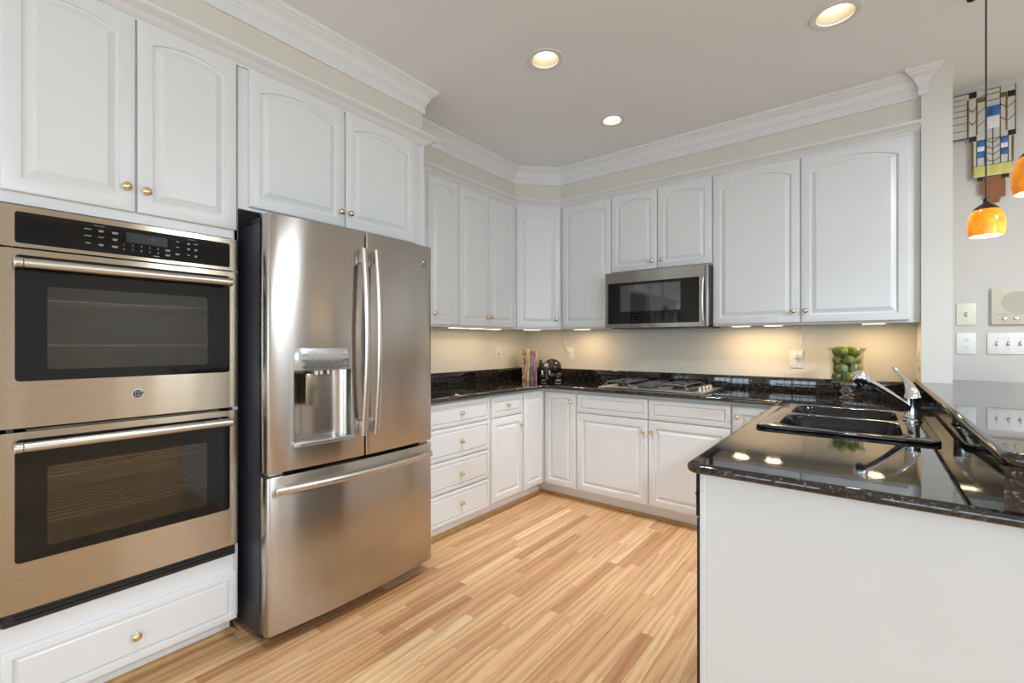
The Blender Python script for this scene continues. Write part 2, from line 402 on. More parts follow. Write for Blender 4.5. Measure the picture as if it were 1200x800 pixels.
# baseboards in the room beyond and behind
BASE = [(0, 0), (0.016, 0), (0.016, 0.09), (0.012, 0.10), (0.008, 0.115), (0, 0.12)]
b = MB(); b.sweep(BASE, [(3.0705, -0.0, 0.0005), (3.0705, -2.40, 0.0005)][::-1])
b.sweep(BASE, [(3.09, YB-0.0005, 0.0005), (RX-0.001, YB-0.0005, 0.0005), (RX-0.001, RY+0.001, 0.0005)]); b.sweep(BASE, [(0.0005, RY+0.0005, 0.0005), (0.0005, -5.25, 0.0005)])
struct('baseboard_right', b, M_trim)
def window(i, M, wd, z0, z1, nx, nz):
    b = MB(M)
    b.box(-0.07, wd+0.07, -0.02, 0, z1, z1+0.08, 0.003); b.box(-0.07, wd+0.07, -0.03, 0, z0-0.05, z0, 0.003)
    b.box(-0.07, 0, -0.02, 0, z0, z1, 0.003); b.box(wd, wd+0.07, -0.02, 0, z0, z1, 0.003)
    for k in range(nx+1):
        x = wd*k/nx; h = 0.03 if k in (0, nx, nx//2) else 0.010
        b.box(max(0, x-h), min(wd, x+h), 0.02, 0.05, z0, z1)
    for k in range(nz+1):
        z = z0+(z1-z0)*k/nz; h = 0.03 if k in (0, nz) else 0.010
        b.box(0, wd, 0.022, 0.048, max(z0, z-h), min(z1, z+h))
    o = struct('window_%d' % i, b, M_trim, 'white window with a grid of small panes')
    g = MB(M); g.box(0.001, wd-0.001, 0.033, 0.037, z0+0.001, z1-0.001); obj('window_pane', g, M_pane, o)
wi = 1
for (a, c, z0, z1) in WIN_F: window(wi, F(c, RY, 0, 180), c-a, z0, z1, 6, 7 if z0 < 0.5 else 5); wi += 1
for (a, c, z0, z1) in WIN_R: window(wi, F(RX, c, 0, -90), c-a, z0, z1, 4, 5); wi += 1

# ------------------------------------------------------------------ cabinet parts
def panel_door(mb, x0, x1, z0, z1, t=0.019, arch=None, margin=0.046, bev=0.034, M=None):
    """raised panel front in local coordinates, face at y=-t"""
    N = 15
    def loop(ax0, ax1, az0, az1, y, s):
        w_ = ax1-ax0; L = [(ax0, y, az0), (ax1, y, az0)]
        if s <= 0: return L + [(ax1-w_*k/(N-1), y, az1) for k in range(N)]
        return L
    px0, px1, pz0, pz1 = x0+margin, x1-margin, z0+margin, z1-margin
    w_ = px1-px0; s = 0 if not arch else arch
    R = (w_*w_/4+s*s)/(2*s) if s else 0; cxx, czz = (px0+px1)/2, pz1-R
    def pl(d, y):
        a, c = px0+d, px1-d; L = [(a, y, pz0+d), (c, y, pz0+d)]
        for k in range(N):
            x = c-(c-a)*k/(N-1)
            z = (czz+math.sqrt(max(0, (R-d)**2-(x-cxx)**2))) if s else pz1-d
            L.append((x, y, z))
        return L
    LS = [loop(x0, x1, z0, z1, -0.0005, 0), loop(x0, x1, z0, z1, -t+0.005, 0), loop(x0+0.002, x1-0.002, z0+0.002, z1-0.002, -t+0.0015, 0), loop(x0+0.006, x1-0.006, z0+0.006, z1-0.006, -t, 0),
          pl(0, -t), pl(0.003, -t+0.008), pl(bev*0.28, -t+0.0095), pl(bev*0.62, -t+0.005), pl(bev*0.95, -t+0.001), pl(bev, -t)]
    mb.loops(LS, M=M)
def knob(parent, M, x, z, t=0.019):
    b = MB(M); b.lathe([(0, 0.024), (0.006, 0.0238), (0.011, 0.022), (0.0145, 0.018), (0.0145, 0.015), (0.011, 0.012), (0.006, 0.010), (0.0055, 0.004), (0.009, 0.002), (0.009, 0)], (x, -t, z), 'Y', 18)
    return obj('knob', b, M_brass, parent)
def door(parent, M, x0, x1, z0, z1, kx=None, kz=None, arch=True, name='door', margin=None, bev=None):
    w_ = x1-x0
    b = MB(M); panel_door(b, x0, x1, z0, z1, arch=(min(0.048, 0.11*(w_-0.1)) if arch else None), margin=margin or 0.046, bev=bev or 0.034)
    d = obj(name, b, M_white, parent, sharp=22)
    if kx is not None: knob(d, M, kx, kz)
    return d
UF, UD = 1.375, 2.455                   # upper cabinets: frame bottom and top
DZ0, DZ1 = 1.3885, 2.4325
def upper_body(M, W, D, z0=UF, z1=UD):
    b = MB(M); b.box(0.0005, W-0.0005, 0.018, D, z0+0.016, z1); b.box(0.0005, W-0.0005, 0, 0.018, z0, z1, 0.001)
    b.box(0.0005, 0.016, 0.018, D, z0, z0+0.016); b.box(W-0.016, W-0.0005, 0.018, D, z0, z0+0.016)
    return b
# left run (faces +x)
D0 = 0.317
t = thing('wall_cabinet', 'white single door wall cabinet on the left wall, nearest the refrigerator', 'cabinet', (0.16, -1.62, UF))
M = F(0.318, -1.925, 0, 90); obj('body', upper_body(M, 0.600, D0), M_white, t); door(t, M, 0.291, 0.597, DZ0, DZ1, 0.345, 1.465)
t = thing('wall_cabinet', 'white double door wall cabinet on the left wall, beside the diagonal corner cabinet', 'cabinet', (0.16, -0.97, UF))
M = F(0.318, -1.3245, 0, 90); obj('body', upper_body(M, 0.7165, D0), M_white, t)
door(t, M, 0.004, 0.3435, DZ0, DZ1, 0.3225, 1.463); door(t, M, 0.3505, 0.690, DZ0, DZ1, 0.3725, 1.463)
# diagonal corner
t = thing('wall_cabinet', 'white diagonal corner wall cabinet with one narrow arched door', 'cabinet', (0.3, -0.3, UF))
b = MB(); P5 = [(0.001, -0.607), (0.318, -0.607), (0.606, -0.318), (0.606, -0.001), (0.001, -0.001)]
b.prism(P5, UF+0.016, UD); Md = F(0.3185, -0.6065, 0, 45); wd = 0.4065
b.M = Md; b.box(0.002, wd-0.002, 0.0005, 0.017, UF, UF+0.02)
obj('body', b, M_white, t); door(t, Md, 0.012, wd-0.010, DZ0, DZ1, wd-0.045, 1.462)
# back run (faces -y)
t = thing('wall_cabinet', 'white single door wall cabinet between the corner cabinet and the microwave', 'cabinet', (0.85, -0.16, UF))
M = F(0.607, -0.318); obj('body', upper_body(M, 0.4785, D0), M_white, t); door(t, M, 0.024, 0.477, DZ0, DZ1)
t = thing('wall_cabinet', 'short white double door wall cabinet above the microwave', 'cabinet', (1.47, -0.16, 1.811))
M = F(1.0858, -0.318); b = MB(M); b.box(0.0005, 0.7675, 0, D0, 1.811, UD, 0.001); obj('body', b, M_white, t)
door(t, M, 0.0035, 0.374, 1.8244, DZ1, 0.338, 1.885); door(t, M, 0.379, 0.7645, 1.8244, DZ1, 0.415, 1.885)
t = thing('wall_cabinet', 'widest white double door wall cabinet, between the microwave and the stub wall', 'cabinet', (2.4, -0.16, UF))
M = F(1.8545, -0.318); obj('body', upper_body(M, 1.0885, D0), M_white, t)
door(t, M, 0.003, 0.5195, DZ0, DZ1, 0.4865, 1.462); door(t, M, 0.526, 1.0405, DZ0, DZ1, 0.5505, 1.462)
# small crown along the cabinet tops
CC = [(0, 0), (0.005, 0), (0.006, 0.006), (0.011, 0.009), (0.018, 0.014), (0.030, 0.026), (0.044, 0.031), (0.052, 0.034), (0.058, 0.038), (0.060, 0.042), (0.060, 0.048), (0, 0.048)]
zt = 2.4452
b = MB(); b.sweep([(a*1.25, z) for a, z in CC], [(0.6135, -4.2, zt), (0.6135, -1.9295, zt), (0.3185, -1.9295, zt)])
b.sweep(CC, [(0.3185, -1.868, zt), (0.3185, -0.607, zt), (0.6065, -0.3185, zt), (2.9425, -0.3185, zt)])
struct('trim_2', b, M_trim, 'white crown moulding along the cabinet tops')

# ------------------------------------------------------------------ oven cabinet and double oven
OX, OY0, OY1 = 0.633, -3.679, -2.992
t = thing('oven_cabinet', 'tall white cabinet around the double wall oven, doors above and a drawer below', 'cabinet', (0.3, -3.34, 0))
b = MB(); b.box(0.001, 0.613, -3.745, -3.685, 0.1, 2.4445); b.box(0.001, 0.613, -3.005, -2.984, 0.1, 2.4445, 0.001)
b.box(0.001, 0.613, -3.685, -3.005, 1.7, 2.4445); b.box(0.001, 0.613, -3.685, -3.005, 0.1, 0.366); b.box(0.001, 0.02, -3.685, -3.005, 0.366, 1.7)
b.box(0.55, 0.613, -2.9984, -2.984, 1.69, 2.4445)
obj('body', b, M_white, t)
b = MB(); b.box(0.02, 0.543, -3.745, -2.99, 0.0, 0.1); obj('toe_kick', b, M_white, t)
M = F(0.613, -3.745, 0, 90)
door(t, M, 0.066, 0.4035, 1.736, 2.4445, 0.377, 1.822); door(t, M, 0.4095, 0.751, 1.736, 2.4445, 0.436, 1.818)
door(t, M, 0.066, 0.752, 0.094, 0.293, 0.405, 0.19, arch=False, name='drawer', margin=0.026, bev=0.014)
SHOE = [(0, 0), (0.019, 0), (0.018, 0.008), (0.013, 0.015), (0.006, 0.019), (0, 0.020)]
b = MB(); b.sweep(SHOE, [(0.5435, -3.745, 0.0005), (0.5435, -2.9895, 0.0005), (0.3, -2.9895, 0.0005)]); struct('trim_3', b, M_oak, 'oak shoe moulding along the oven cabinet')

def rrect(x0, x1, z0, z1, r, n=5):
    P = []
    for (cx, cz, a) in ((x1-r, z0+r, -90), (x1-r, z1-r, 0), (x0+r, z1-r, 90), (x0+r, z0+r, 180)):
        for k in range(n): an = math.radians(a+90*k/(n-1)); P.append((cx+r*math.cos(an), cz+r*math.sin(an)))
    return P
XZ = Matrix(((1, 0, 0, 0), (0, 0, -1, 0), (0, 1, 0, 0), (0, 0, 0, 1)))   # prism's (x,y,z) -> (x,-z,y): drawn outline stands upright, depth goes to -y
ov = thing('double_wall_oven', 'stainless double wall oven with black glass doors built into the tall cabinet', 'oven', (0.4, -3.335, 0.37))
M = F(OX, OY0, 0, 90); OW = OY1-OY0
b = MB(M)     # hollow chassis
b.box(0.014, 0.03, 0.02, 0.56, 0.375, 1.69); b.box(OW-0.03, OW-0.014, 0.02, 0.56, 0.375, 1.69); b.box(0.03, OW-0.03, 0.545, 0.56, 0.375, 1.69)
for z0, z1 in ((0.375, 0.50), (1.0, 1.09), (1.57, 1.69)): b.box(0.03, OW-0.03, 0.03, 0.545, z0, z1)
obj('chassis', b, M_blkp, ov)
for z0, z1 in ((0.50, 1.0), (1.09, 1.57)):
    b = MB(M); e = 0.012
    b.box(0.06, 0.06+e, 0.03, 0.5, z0+0.02, z1-0.03); b.box(OW-0.06-e, OW-0.06, 0.03, 0.5, z0+0.02, z1-0.03)
    b.box(0.06, OW-0.06, 0.5, 0.5+e, z0+0.02, z1-0.03); b.box(0.06, OW-0.06, 0.03, 0.5, z0+0.01, z0+0.02); b.box(0.06, OW-0.06, 0.03, 0.5, z1-0.03, z1-0.02)
    cav = obj('oven_cavity', b, M_ovenin, ov)
    for zr in (z0+0.16, z0+0.31):
        b = MB(M)
        for k in range(9): b.tube([(0.075, 0.06+k*0.05, zr), (OW-0.075, 0.06+k*0.05, zr)], 0.003, 6)
        for x in (0.075, OW/2, OW-0.075): b.tube([(x, 0.06, zr-0.005), (x, 0.46, zr-0.005)], 0.003, 6)
        obj('rack', b, M_bar, cav)
# control panel
b = MB(M); b.prism(rrect(0, OW, 1.5615, 1.693, 0.003), 0.0, 0.018, M=XZ @ Matrix.Translation((0, 0, -0.018))); cp = obj('control_panel', b, M_steel2, ov)
b = MB(M); b.prism(rrect(0.031, OW-0.032, 1.574, 1.673, 0.008), 0.0, 0.0015, M=XZ @ Matrix.Translation((0, 0, 0.0002))); kg = obj('key_glass', b, M_blk, cp)
dx0, dx1 = 0.31, 0.435
b = MB(M); b.box(dx0, dx1, -0.0024, -0.0018, 1.622, 1.657); obj('display', b, M_display, cp)
b = MB(M)
def dash(x, z, wd, h=0.0022): b.box(x-wd/2, x+wd/2, -0.0022, -0.0018, z-h/2, z+h/2)
for gx in (0.205, 0.24, 0.278):
    for gz in (1.649, 1.626, 1.601):
        wd_ = random.choice((0.014, 0.018, 0.020)); dash(gx, gz, wd_)
        if random.random() < 0.6: dash(gx, gz-0.004, wd_*0.8)
for gx in (0.468, 0.505, 0.530):
    for gz in (1.649, 1.628, 1.603):
        wd_ = random.choice((0.010, 0.014)); dash(gx, gz, wd_)
        if random.random() < 0.5: dash(gx, gz-0.004, wd_*0.9)
for gz in (1.612, 1.594): dash(0.436, gz, 0.016); dash(0.436, gz-0.004, 0.014)
dash(0.40, 1.583, 0.018); dash(0.235, 1.664, 0.03, 0.001); dash(0.515, 1.664, 0.025, 0.001)
obj('legend', b, M_legend, kg)
digs = bpy.data.meshes.new('keypad_digits'); bmx = bmesh.new()
for r_, row in enumerate(('12345', '67890')):
    for k, ch in enumerate(row):
        me = text_mesh(ch, 0.0085, M @ Matrix.Translation((0.303+k*0.0255, -0.0022, 1.611-r_*0.016)) @ FACE); bmx.from_mesh(me)
bmx.to_mesh(digs); bmx.free(); to_obj('keypad_digits', digs, M_legend, kg)
to_obj('clock_digits', text_mesh('1:21', 0.016, M @ Matrix.Translation((0.385, -0.0026, 1.641)) @ FACE), M_dim, kg)
def oven_door(name, z0, z1, g0, g1, hz):
    b = MB(M); hole = rrect(0.105, OW-0.115, g0+0.035, g1-0.095, 0.01)
    b.prism(rrect(0, OW, z0, z1, 0.003), 0, 0.018, holes=[rrect(0.033, OW-0.034, g0+0.002, g1-0.002, 0.010)], M=XZ @ Matrix.Translation((0, 0, -0.018)))
    d = obj(name, b, M_steel2, ov)
    b = MB(M); b.prism(rrect(0.031, OW-0.032, g0, g1, 0.012), 0, 0.004, holes=[hole], M=XZ @ Matrix.Translation((0, 0, -0.002))); gl = obj('door_glass', b, M_blk, d)
    b = MB(M); b.prism(hole, 0, 0.003, M=XZ @ Matrix.Translation((0, 0, -0.002))); obj('oven_window', b, M_ovenpane, d)
    # bar handle with end posts
    b = MB(M); y = -0.048
    b.tube([(0.036, y, hz), (OW-0.051, y, hz)], 0.0135, 18, flat=(1.15, 1.0))
    for x in (0.036, OW-0.051): b.lathe([(0, -0.004), (0.014, -0.004), (0.0165, -0.001), (0.0165, 0.014), (0.014, 0.017), (0, 0.017)], (x-0.006, y, hz), 'X', 18)
    for x in (0.044, OW-0.06): b.box(x-0.008, x+0.008, y, -0.0025, hz-0.011, hz+0.011, 0.003)
    obj('handle', b, M_bar, d)
    return d
ud = oven_door('oven_door', 0.989, 1.556, 1.137, 1.537, 1.507)
ld = oven_door('oven_door', 0.411, 0.976, 0.563, 0.953, 0.934)
# round monogram badge on the upper door
Mb = M @ Matrix.Translation((0.343, 0, 1.073))
b = MB(Mb); b.lathe([(0, 0.0025), (0.0155, 0.0025), (0.018, 0.0015), (0.018, 0)], (0, 0, 0), 'Y', 32); bd = obj('badge', b, M_case, ud)
b = MB(Mb); b.lathe([(0.0155, 0.0005), (0.0155, 0.0032), (0.018, 0.0030), (0.0185, 0.0005)], (0, 0, 0), 'Y', 32, closed=True); obj('badge_rim', b, M_chrome, bd)
b = MB(Mb)
def monogram(b, s, y):
    q = lambda pts, r=0.0007: b.tube([(x*s, y, z*s) for x, z in pts], r*s/0.01, 6)
    q([(math.cos(a)*1.36, math.sin(a)*1.36) for a in [2*PI*k/32 for k in range(33)]])
    q([(-0.15+0.55*math.cos(a), 0.05+0.62*math.sin(a)) for a in [PI*0.25+PI*1.5*k/18 for k in range(19)]]); q([(-0.1, -0.1), (0.25, -0.1), (0.22, -0.75), (-0.2, -0.95)])
    q([(0.75, 0.55), (0.45, 0.7), (0.3, 0.4), (0.55, 0.1), (0.32, -0.2), (0.5, -0.55), (0.85, -0.4)])
    for a in (45, 135, 225, 315): q([(1.05*math.cos(math.radians(a+d)), 1.05*math.sin(math.radians(a+d))) for d in (-25, -8, 8, 25)])
monogram(b, 0.0108, -0.003); obj('monogram', b, M_bar, bd)
b = MB(M); b.box(0.006, OW-0.008, 0.010, 0.019, 0.3675, 0.409); b.box(0.03, OW-0.03, 0.002, 0.010, 0.378, 0.384); b.box(0.03, OW-0.03, 0.004, 0.010, 0.394, 0.397); obj('vent_grille', b, M_blkp, ov)

# ------------------------------------------------------------------ refrigerator surround and refrigerator
t = thing('refrigerator_cabinet', 'white two door cabinet above the refrigerator with a tall white side panel', 'cabinet', (0.3, -2.45, 1.83))
b = MB(); b.box(0.001, 0.595, -2.9838, -1.953, 1.85, 2.4445); b.box(0.595, 0.613, -2.9838, -1.953, 1.835, 2.4445, 0.001); obj('body', b, M_white, t)
b = MB(); b.box(0.001, 0.6195, -1.9527, -1.930, 0.0, 2.4445, 0.001); obj('side_panel', b, M_white, t)
M = F(0.613, -2.983, 0, 90)
door(t, M, 0.040, 0.5045, 1.848, 2.4445, 0.482, 1.922); door(t, M, 0.512, 0.977, 1.848, 2.4445, 0.536, 1.924)

FX, FY0, FW = 0.816, -2.955, 0.905
fr = thing('refrigerator', 'stainless french door refrigerator with a water dispenser and bottom freezer drawer', 'refrigerator', (0.42, FY0+FW/2, 0))
M = F(FX, FY0, 0, 90)
BUL = 0.026
def fy(x): return -BUL*(1-((x-FW/2)/(FW/2))**2)
def front_poly(x0, x1, rl, rr, back=0.062, n=14):
    P = [(x0, back)]
    P += [(x0, fy(x0)+rl), (x0+rl*0.12, fy(x0)+rl*0.5), (x0+rl*0.4, fy(x0+rl)+rl*0.12)] if rl else []
    a, c = x0+rl, x1-rr
    P += [(a+(c-a)*k/n, fy(a+(c-a)*k/n)) for k in range(n+1)]
    P += [(x1-rr*0.4, fy(x1-rr)+rr*0.12), (x1-rr*0.12, fy(x1)+rr*0.5), (x1, fy(x1)+rr)] if rr else []
    P += [(x1, back)]
    return P
b = MB(M); b.box(0.006, FW-0.006, 0.075, 0.785, 0.035, 1.762, 0.004); obj('case', b, M_case, fr)
b = MB(M); b.box(0.02, FW-0.02, 0.066, 0.075, 0.075, 1.75); obj('door_gasket', b, M_blkp, fr)
b = MB(M); b.box(0.02, FW-0.02, 0.10, 0.13, 0.008, 0.034, 0.004); obj('base_grille', b, M_blkp, fr)
for x in (0.05, FW-0.05):
    for y in (0.15, 0.7): b = MB(M); b.lathe([(0.022, 0), (0.022, 0.02), (0.012, 0.024), (0.012, 0.04)], (x, y, 0)); obj('levelling_foot', b, M_blkp, fr)
XM = 0.4525
dz0, dz1 = 0.7225, 1.789
solid = MB(M); solid.prism(front_poly(0, XM-0.004, 0.016, 0.006), dz0, dz1, bev=0.002)
DX0, DX1 = 0.100, 0.386
cutter = MB(M); cutter.box(DX0+0.008, DX1-0.008, -0.1, 0.040, 0.836, 1.138); cutter.box(DX0+0.001, DX1-0.001, -0.1, -0.006, 0.8155, 1.2355)
me = cut(solid, cutter); ldoor = to_obj('refrigerator_door', me, M_steel, fr)
b = MB(M); b.prism(front_poly(XM+0.004, FW, 0.006, 0.016), dz0, dz1, bev=0.002); rdoor = obj('refrigerator_door', b, M_steel, fr)
b = MB(M); b.prism(front_poly(0, FW, 0.016, 0.016, n=24), 0.058, 0.7045, bev=0.002); fz = obj('freezer_drawer', b, M_steel, fr)
for x in (0.045, FW-0.045):
    b = MB(M); b.box(x-0.035, x+0.035, 0.02, 0.16, 1.7635, 1.785, 0.004); obj('hinge_cover', b, M_case, fr)
    b = MB(M); b.box(x-0.03, x+0.03, 0.02, 0.07, 0.7065, 0.7205, 0.002); obj('hinge', b, M_bar, fr)
# dispenser
b = MB(M)
arc = lambda x, e=0.0: fy(x)-0.006+e
pan = [(DX0+(DX1-DX0)*k/10, arc(DX0+(DX1-DX0)*k/10)) for k in range(11)]
b.prism([(DX0+0.001, -0.0065)]+[(x, y) for x, y in pan[1:-1]]+[(DX1-0.001, -0.0065)], 1.1405, 1.235, bev=0.001); dp = obj('dispenser_panel', b, M_silver, ldoor)
b = MB(M)
for zz in (1.206, 1.183, 1.155):
    for x in (DX0+0.052, DX1-0.045): b.box(x-0.014, x+0.014, arc(x)-0.0012, arc(x)+0.002, zz-0.0012, zz+0.0012)
for k in range(6): x = DX0+0.05+k*0.04; b.box(x-0.005, x+0.005, arc(x)-0.0012, arc(x)+0.002, 1.150, 1.1525)
obj('legend', b, M_case, dp)
b = MB(M)
inner = [(DX0+0.009, -0.010), (DX0+0.010, 0.012), (DX0+0.03, 0.028), (DX0+0.08, 0.036), ((DX0+DX1)/2, 0.038), (DX1-0.08, 0.036), (DX1-0.03, 0.028), (DX1-0.010, 0.012), (DX1-0.009, -0.010)]
outer = [(x, 0.0395) for x, y in inner[::-1]]
b.prism(inner+[(DX1-0.0085, 0.0395), (DX0+0.0085, 0.0395)], 0.8365, 1.1375); obj('dispenser_niche', b, M_steel, ldoor)
b = MB(M); tray = [(DX0+(DX1-DX0)*k/10, arc(DX0+(DX1-DX0)*k/10, -0.012)) for k in range(11)]
b.prism([(DX0+0.001, 0.0)]+tray+[(DX1-0.001, 0.0)], 0.816, 0.8345, bev=0.002); obj('drip_tray', b, M_silver, ldoor)
b = MB(M); b.box(DX0+0.072, DX0+0.130, 0.004, 0.016, 0.985, 1.125, 0.004); obj('dispenser_paddle', b, mat('smoked_paddle', (0.30, 0.26, 0.20), 0.25, 0.7), ldoor)
b = MB(M)
for x, r_ in ((DX0+0.115, 0.010), (DX0+0.138, 0.008), (DX0+0.172, 0.007), (DX0+0.200, 0.010)): b.lathe([(r_, 0), (r_*0.8, -0.018), (r_*0.5, -0.018)], (x, 0.000, 1.137), 'Z', 12)
obj('dispenser_nozzle', b, M_plate, ldoor)
# bowed bar handles
def vhandle(parent, x):
    b = MB(M); z0, z1 = 0.823, 1.703; y0 = fy(x)
    pts = [(x, y0-0.030-0.030*math.sin(PI*k/24), z0+(z1-z0)*k/24) for k in range(25)]
    b.tube(pts, 0.0075, 14, flat=(2.0, 1.0))
    for z in (z0+0.035, z1-0.035): b.box(x-0.011, x+0.011, y0-0.034, y0-0.0005, z-0.032, z+0.032, 0.005)
    obj('handle', b, M_bar, parent)
vhandle(ldoor, 0.424); vhandle(rdoor, 0.494)
b = MB(M); hx0, hx1 = 0.030, FW-0.030
pts = [(hx0+(hx1-hx0)*k/28, fy(hx0+(hx1-hx0)*k/28)-0.026-0.022*math.sin(PI*k/28), 0.652) for k in range(29)]
b.tube(pts, 0.0085, 14, flat=(1.8, 1.0))
for x in (0.052, FW-0.052): b.box(x-0.02, x+0.02, fy(x)-0.032, fy(x)-0.0005, 0.641, 0.663, 0.004)
obj('handle', b, M_bar, fz)
Mb = M @ Matrix.Translation((0.842, fy(0.842), 1.686)) @ Matrix.Rotation(0.0998, 4, 'Z')
b = MB(Mb); b.lathe([(0, 0.0025), (0.0155, 0.0025), (0.017, 0.0015), (0.017, 0)], (0, 0, 0), 'Y', 32); bd = obj('badge', b, M_silver, rdoor)
b = MB(Mb); monogram(b, 0.0102, -0.003); obj('monogram', b, M_case, bd)

# ------------------------------------------------------------------ base cabinets
BF, BD = 0.605, 0.600        # frame plane offset from the wall, cabinet depth
TOPZ = 0.882
def base_body(M, W, D=BD):
    b = MB(M); b.box(0.0005, W-0.0005, 0, D, 0.102, TOPZ, 0.001); return b
# drawer stack, left wall
t = thing('drawer_base_cabinet', 'white four drawer base cabinet right beside the refrigerator', 'cabinet', (0.3, -1.6, 0))
M = F(BF, -1.929, 0, 90); obj('body', base_body(M, 0.624), M_white, t)
for z0, z1, kz in ((0.719, 0.872, 0.796), (0.512, 0.711, 0.611), (0.307, 0.504, 0.398), (0.101, 0.299, 0.203)):
    door(t, M, 0.012, 0.615, z0, z1, 0.324, kz, arch=False, name='drawer', margin=0.020, bev=0.014)
t = thing('base_cabinet', 'white base cabinet with one small drawer over a narrow door, beside the four drawers', 'cabinet', (0.3, -1.1, 0))
M = F(BF, -1.3045, 0, 90); obj('body', base_body(M, 0.399), M_white, t)
door(t, M, 0.014, 0.3895, 0.719, 0.868, 0.20, 0.796, arch=False, name='drawer', margin=0.032, bev=0.014)
door(t, M, 0.014, 0.3895, 0.108, 0.711, 0.368, 0.63, arch=False, margin=0.050, bev=0.03)
# corner
t = thing('corner_base_cabinet', 'white inside corner base cabinet with two doors meeting at a right angle', 'cabinet', (0.3, -0.3, 0))
b = MB(); b.prism([(0.002, -0.905), (BF, -0.905), (BF, -BF+0.006), (0.924, -BF+0.006), (0.924, -0.002), (0.002, -0.002)], 0.102, TOPZ); obj('body', b, M_white, t)
M = F(BF, -0.905, 0, 90); door(t, M, 0.010, 0.2835, 0.108, 0.868, arch=False, margin=0.044, bev=0.03)
M = F(BF, -0.599); door(t, M, 0.030, 0.312, 0.108, 0.860, 0.273, 0.79, arch=False, margin=0.044, bev=0.03)
# cooktop base
t = thing('cooktop_base_cabinet', 'wide white base cabinet under the cooktop, two doors below two false drawers', 'cabinet', (1.48, -0.3, 0))
M = F(0.925, -0.599); obj('body', base_body(M, 1.1115, 0.597), M_white, t)
for x0, x1, kx in ((0.0065, 0.570, 0.541), (0.5765, 1.107, 0.603)):
    door(t, M, x0, x1, 0.717, 0.860, arch=False, name='false_drawer', margin=0.030, bev=0.014)
    door(t, M, x0, x1, 0.108, 0.709, kx, 0.628, arch=False, margin=0.050, bev=0.03)
t = thing('base_cabinet', 'white base cabinet in the far corner by the peninsula, door with knob at top left', 'cabinet', (2.2, -0.3, 0))
M = F(2.0375, -0.599); obj('body', base_body(M, 0.2985, 0.597), M_white, t)
door(t, M, 0.004, 0.280, 0.108, 0.860, 0.030, 0.79, arch=False, margin=0.050, bev=0.03)
# toe kick plinth and oak shoe moulding
b = MB(); b.prism([(0.02, -1.928), (0.543, -1.928), (0.543, -0.537), (2.40, -0.537), (2.40, -0.02), (0.02, -0.02)], 0.0005, 0.1015); b.box(2.40, 2.9, -1.775, -0.02, 0.0005, 0.1015)
struct('trim_4', b, M_white, 'white toe kick under the base cabinets')
b = MB(); b.sweep(SHOE, [(0.5435, -1.928, 0.0005), (0.5435, -0.5375, 0.0005), (2.3995, -0.5375, 0.0005), (2.3995, -1.775, 0.0005)]); struct('trim_5', b, M_oak, 'oak shoe moulding along the base cabinets')
# peninsula: sink cabinet, dishwasher, end panel
PX, PYE = 2.3015, -2.4467     # counter edges
t = thing('sink_base_cabinet', 'white sink base cabinet of the peninsula facing the cooking side', 'cabinet', (2.6, -1.25, 0))
M = F(2.338, -0.64, 0, -90); b = MB(M); b.box(0.0, 1.135, 0, 0.018, 0.102, TOPZ); b.box(0, 0.018, 0.018, 0.60, 0.102, TOPZ); b.box(1.117, 1.135, 0.018, 0.60, 0.102, TOPZ); b.box(0.018, 1.117, 0.018, 0.60, 0.102, 0.12); obj('body', b, M_white, t)
for x0, x1, kx in ((0.10, 0.605, 0.575), (0.612, 1.125, 0.642)):
    door(t, M, x0, x1, 0.717, 0.860, arch=False, name='false_drawer', margin=0.030, bev=0.014)
    door(t, M, x0, x1, 0.108, 0.709, kx, 0.628, arch=False, margin=0.050, bev=0.03)
t = thing('dishwasher', 'black dishwasher seen edge-on at the near end of the peninsula', 'dishwasher', (2.6, -2.08, 0))
M = F(2.338, -1.780, 0, -90); b = MB(M); b.box(0.0, 0.598, 0.002, 0.57, 0.06, 0.872); obj('tub', b, M_case, t)
b = MB(M); b.box(0.002, 0.598, -0.020, 0.0015, 0.105, 0.735, 0.003); obj('door', b, M_blkp, t)
b = MB(M); b.box(0.002, 0.598, -0.023, 0.0015, 0.74, 0.872, 0.004); cpn = obj('control_panel', b, M_blk, t)
b = MB(M); b.tube([(0.03, -0.022, 0.80), (0.07, -0.027, 0.795), (0.53, -0.027, 0.795), (0.57, -0.022, 0.80)], 0.010, 12); obj('handle', b, M_blkp, cpn)
b = MB(M); b.box(0.01, 0.59, 0.03, 0.05, 0.002, 0.098); obj('kick_plate', b, M_blkp, t)
t = thing('peninsula_end_panel', 'large plain white panel closing the near end of the peninsula', 'panel', (2.65, -2.40, 0))
b = MB(); b.box(2.353, 3.22, -2.4065, -2.4005, 0.0, TOPZ); obj('panel', b, M_white, t)
b = MB(); b.box(2.3345, 2.3525, -2.4085, -2.385, 0.0, TOPZ, 0.002); obj('corner_stile', b, M_white, t)

# ------------------------------------------------------------------ granite
ZC = 0.9134; TH = 0.030; R = TH/2
ct = thing('countertop', 'black polished granite countertop running around the corner and along the peninsula', 'countertop', (1.4, -0.6, TOPZ+0.001))
BULL = [(R*math.sin(PI*k/10), -R*math.cos(PI*k/10)) for k in range(11)]
SX0, SX1, SY0, SY1 = 2.366, 2.906, -1.690, -0.815   # sink opening rim
hole = [(SX0+0.035, SY0+0.035), (SX1-0.012, SY0+0.035), (SX1-0.012, SY1-0.035), (SX0+0.035, SY1-0.035)]
e = 0.65-R; px = PX+R; pe = PYE+R
cr = 0.02
corner = [(px+cr-cr*math.cos(a), pe+cr-cr*math.sin(a)) for a in [PI/2*k/5 for k in range(6)]]
poly = [(0.001, -0.001), (0.001, -1.929), (e, -1.929), (e, -e), (px, -e)] + corner + [(3.22, pe), (3.22, -2.412), (2.957, -2.412), (2.957, -0.001)]
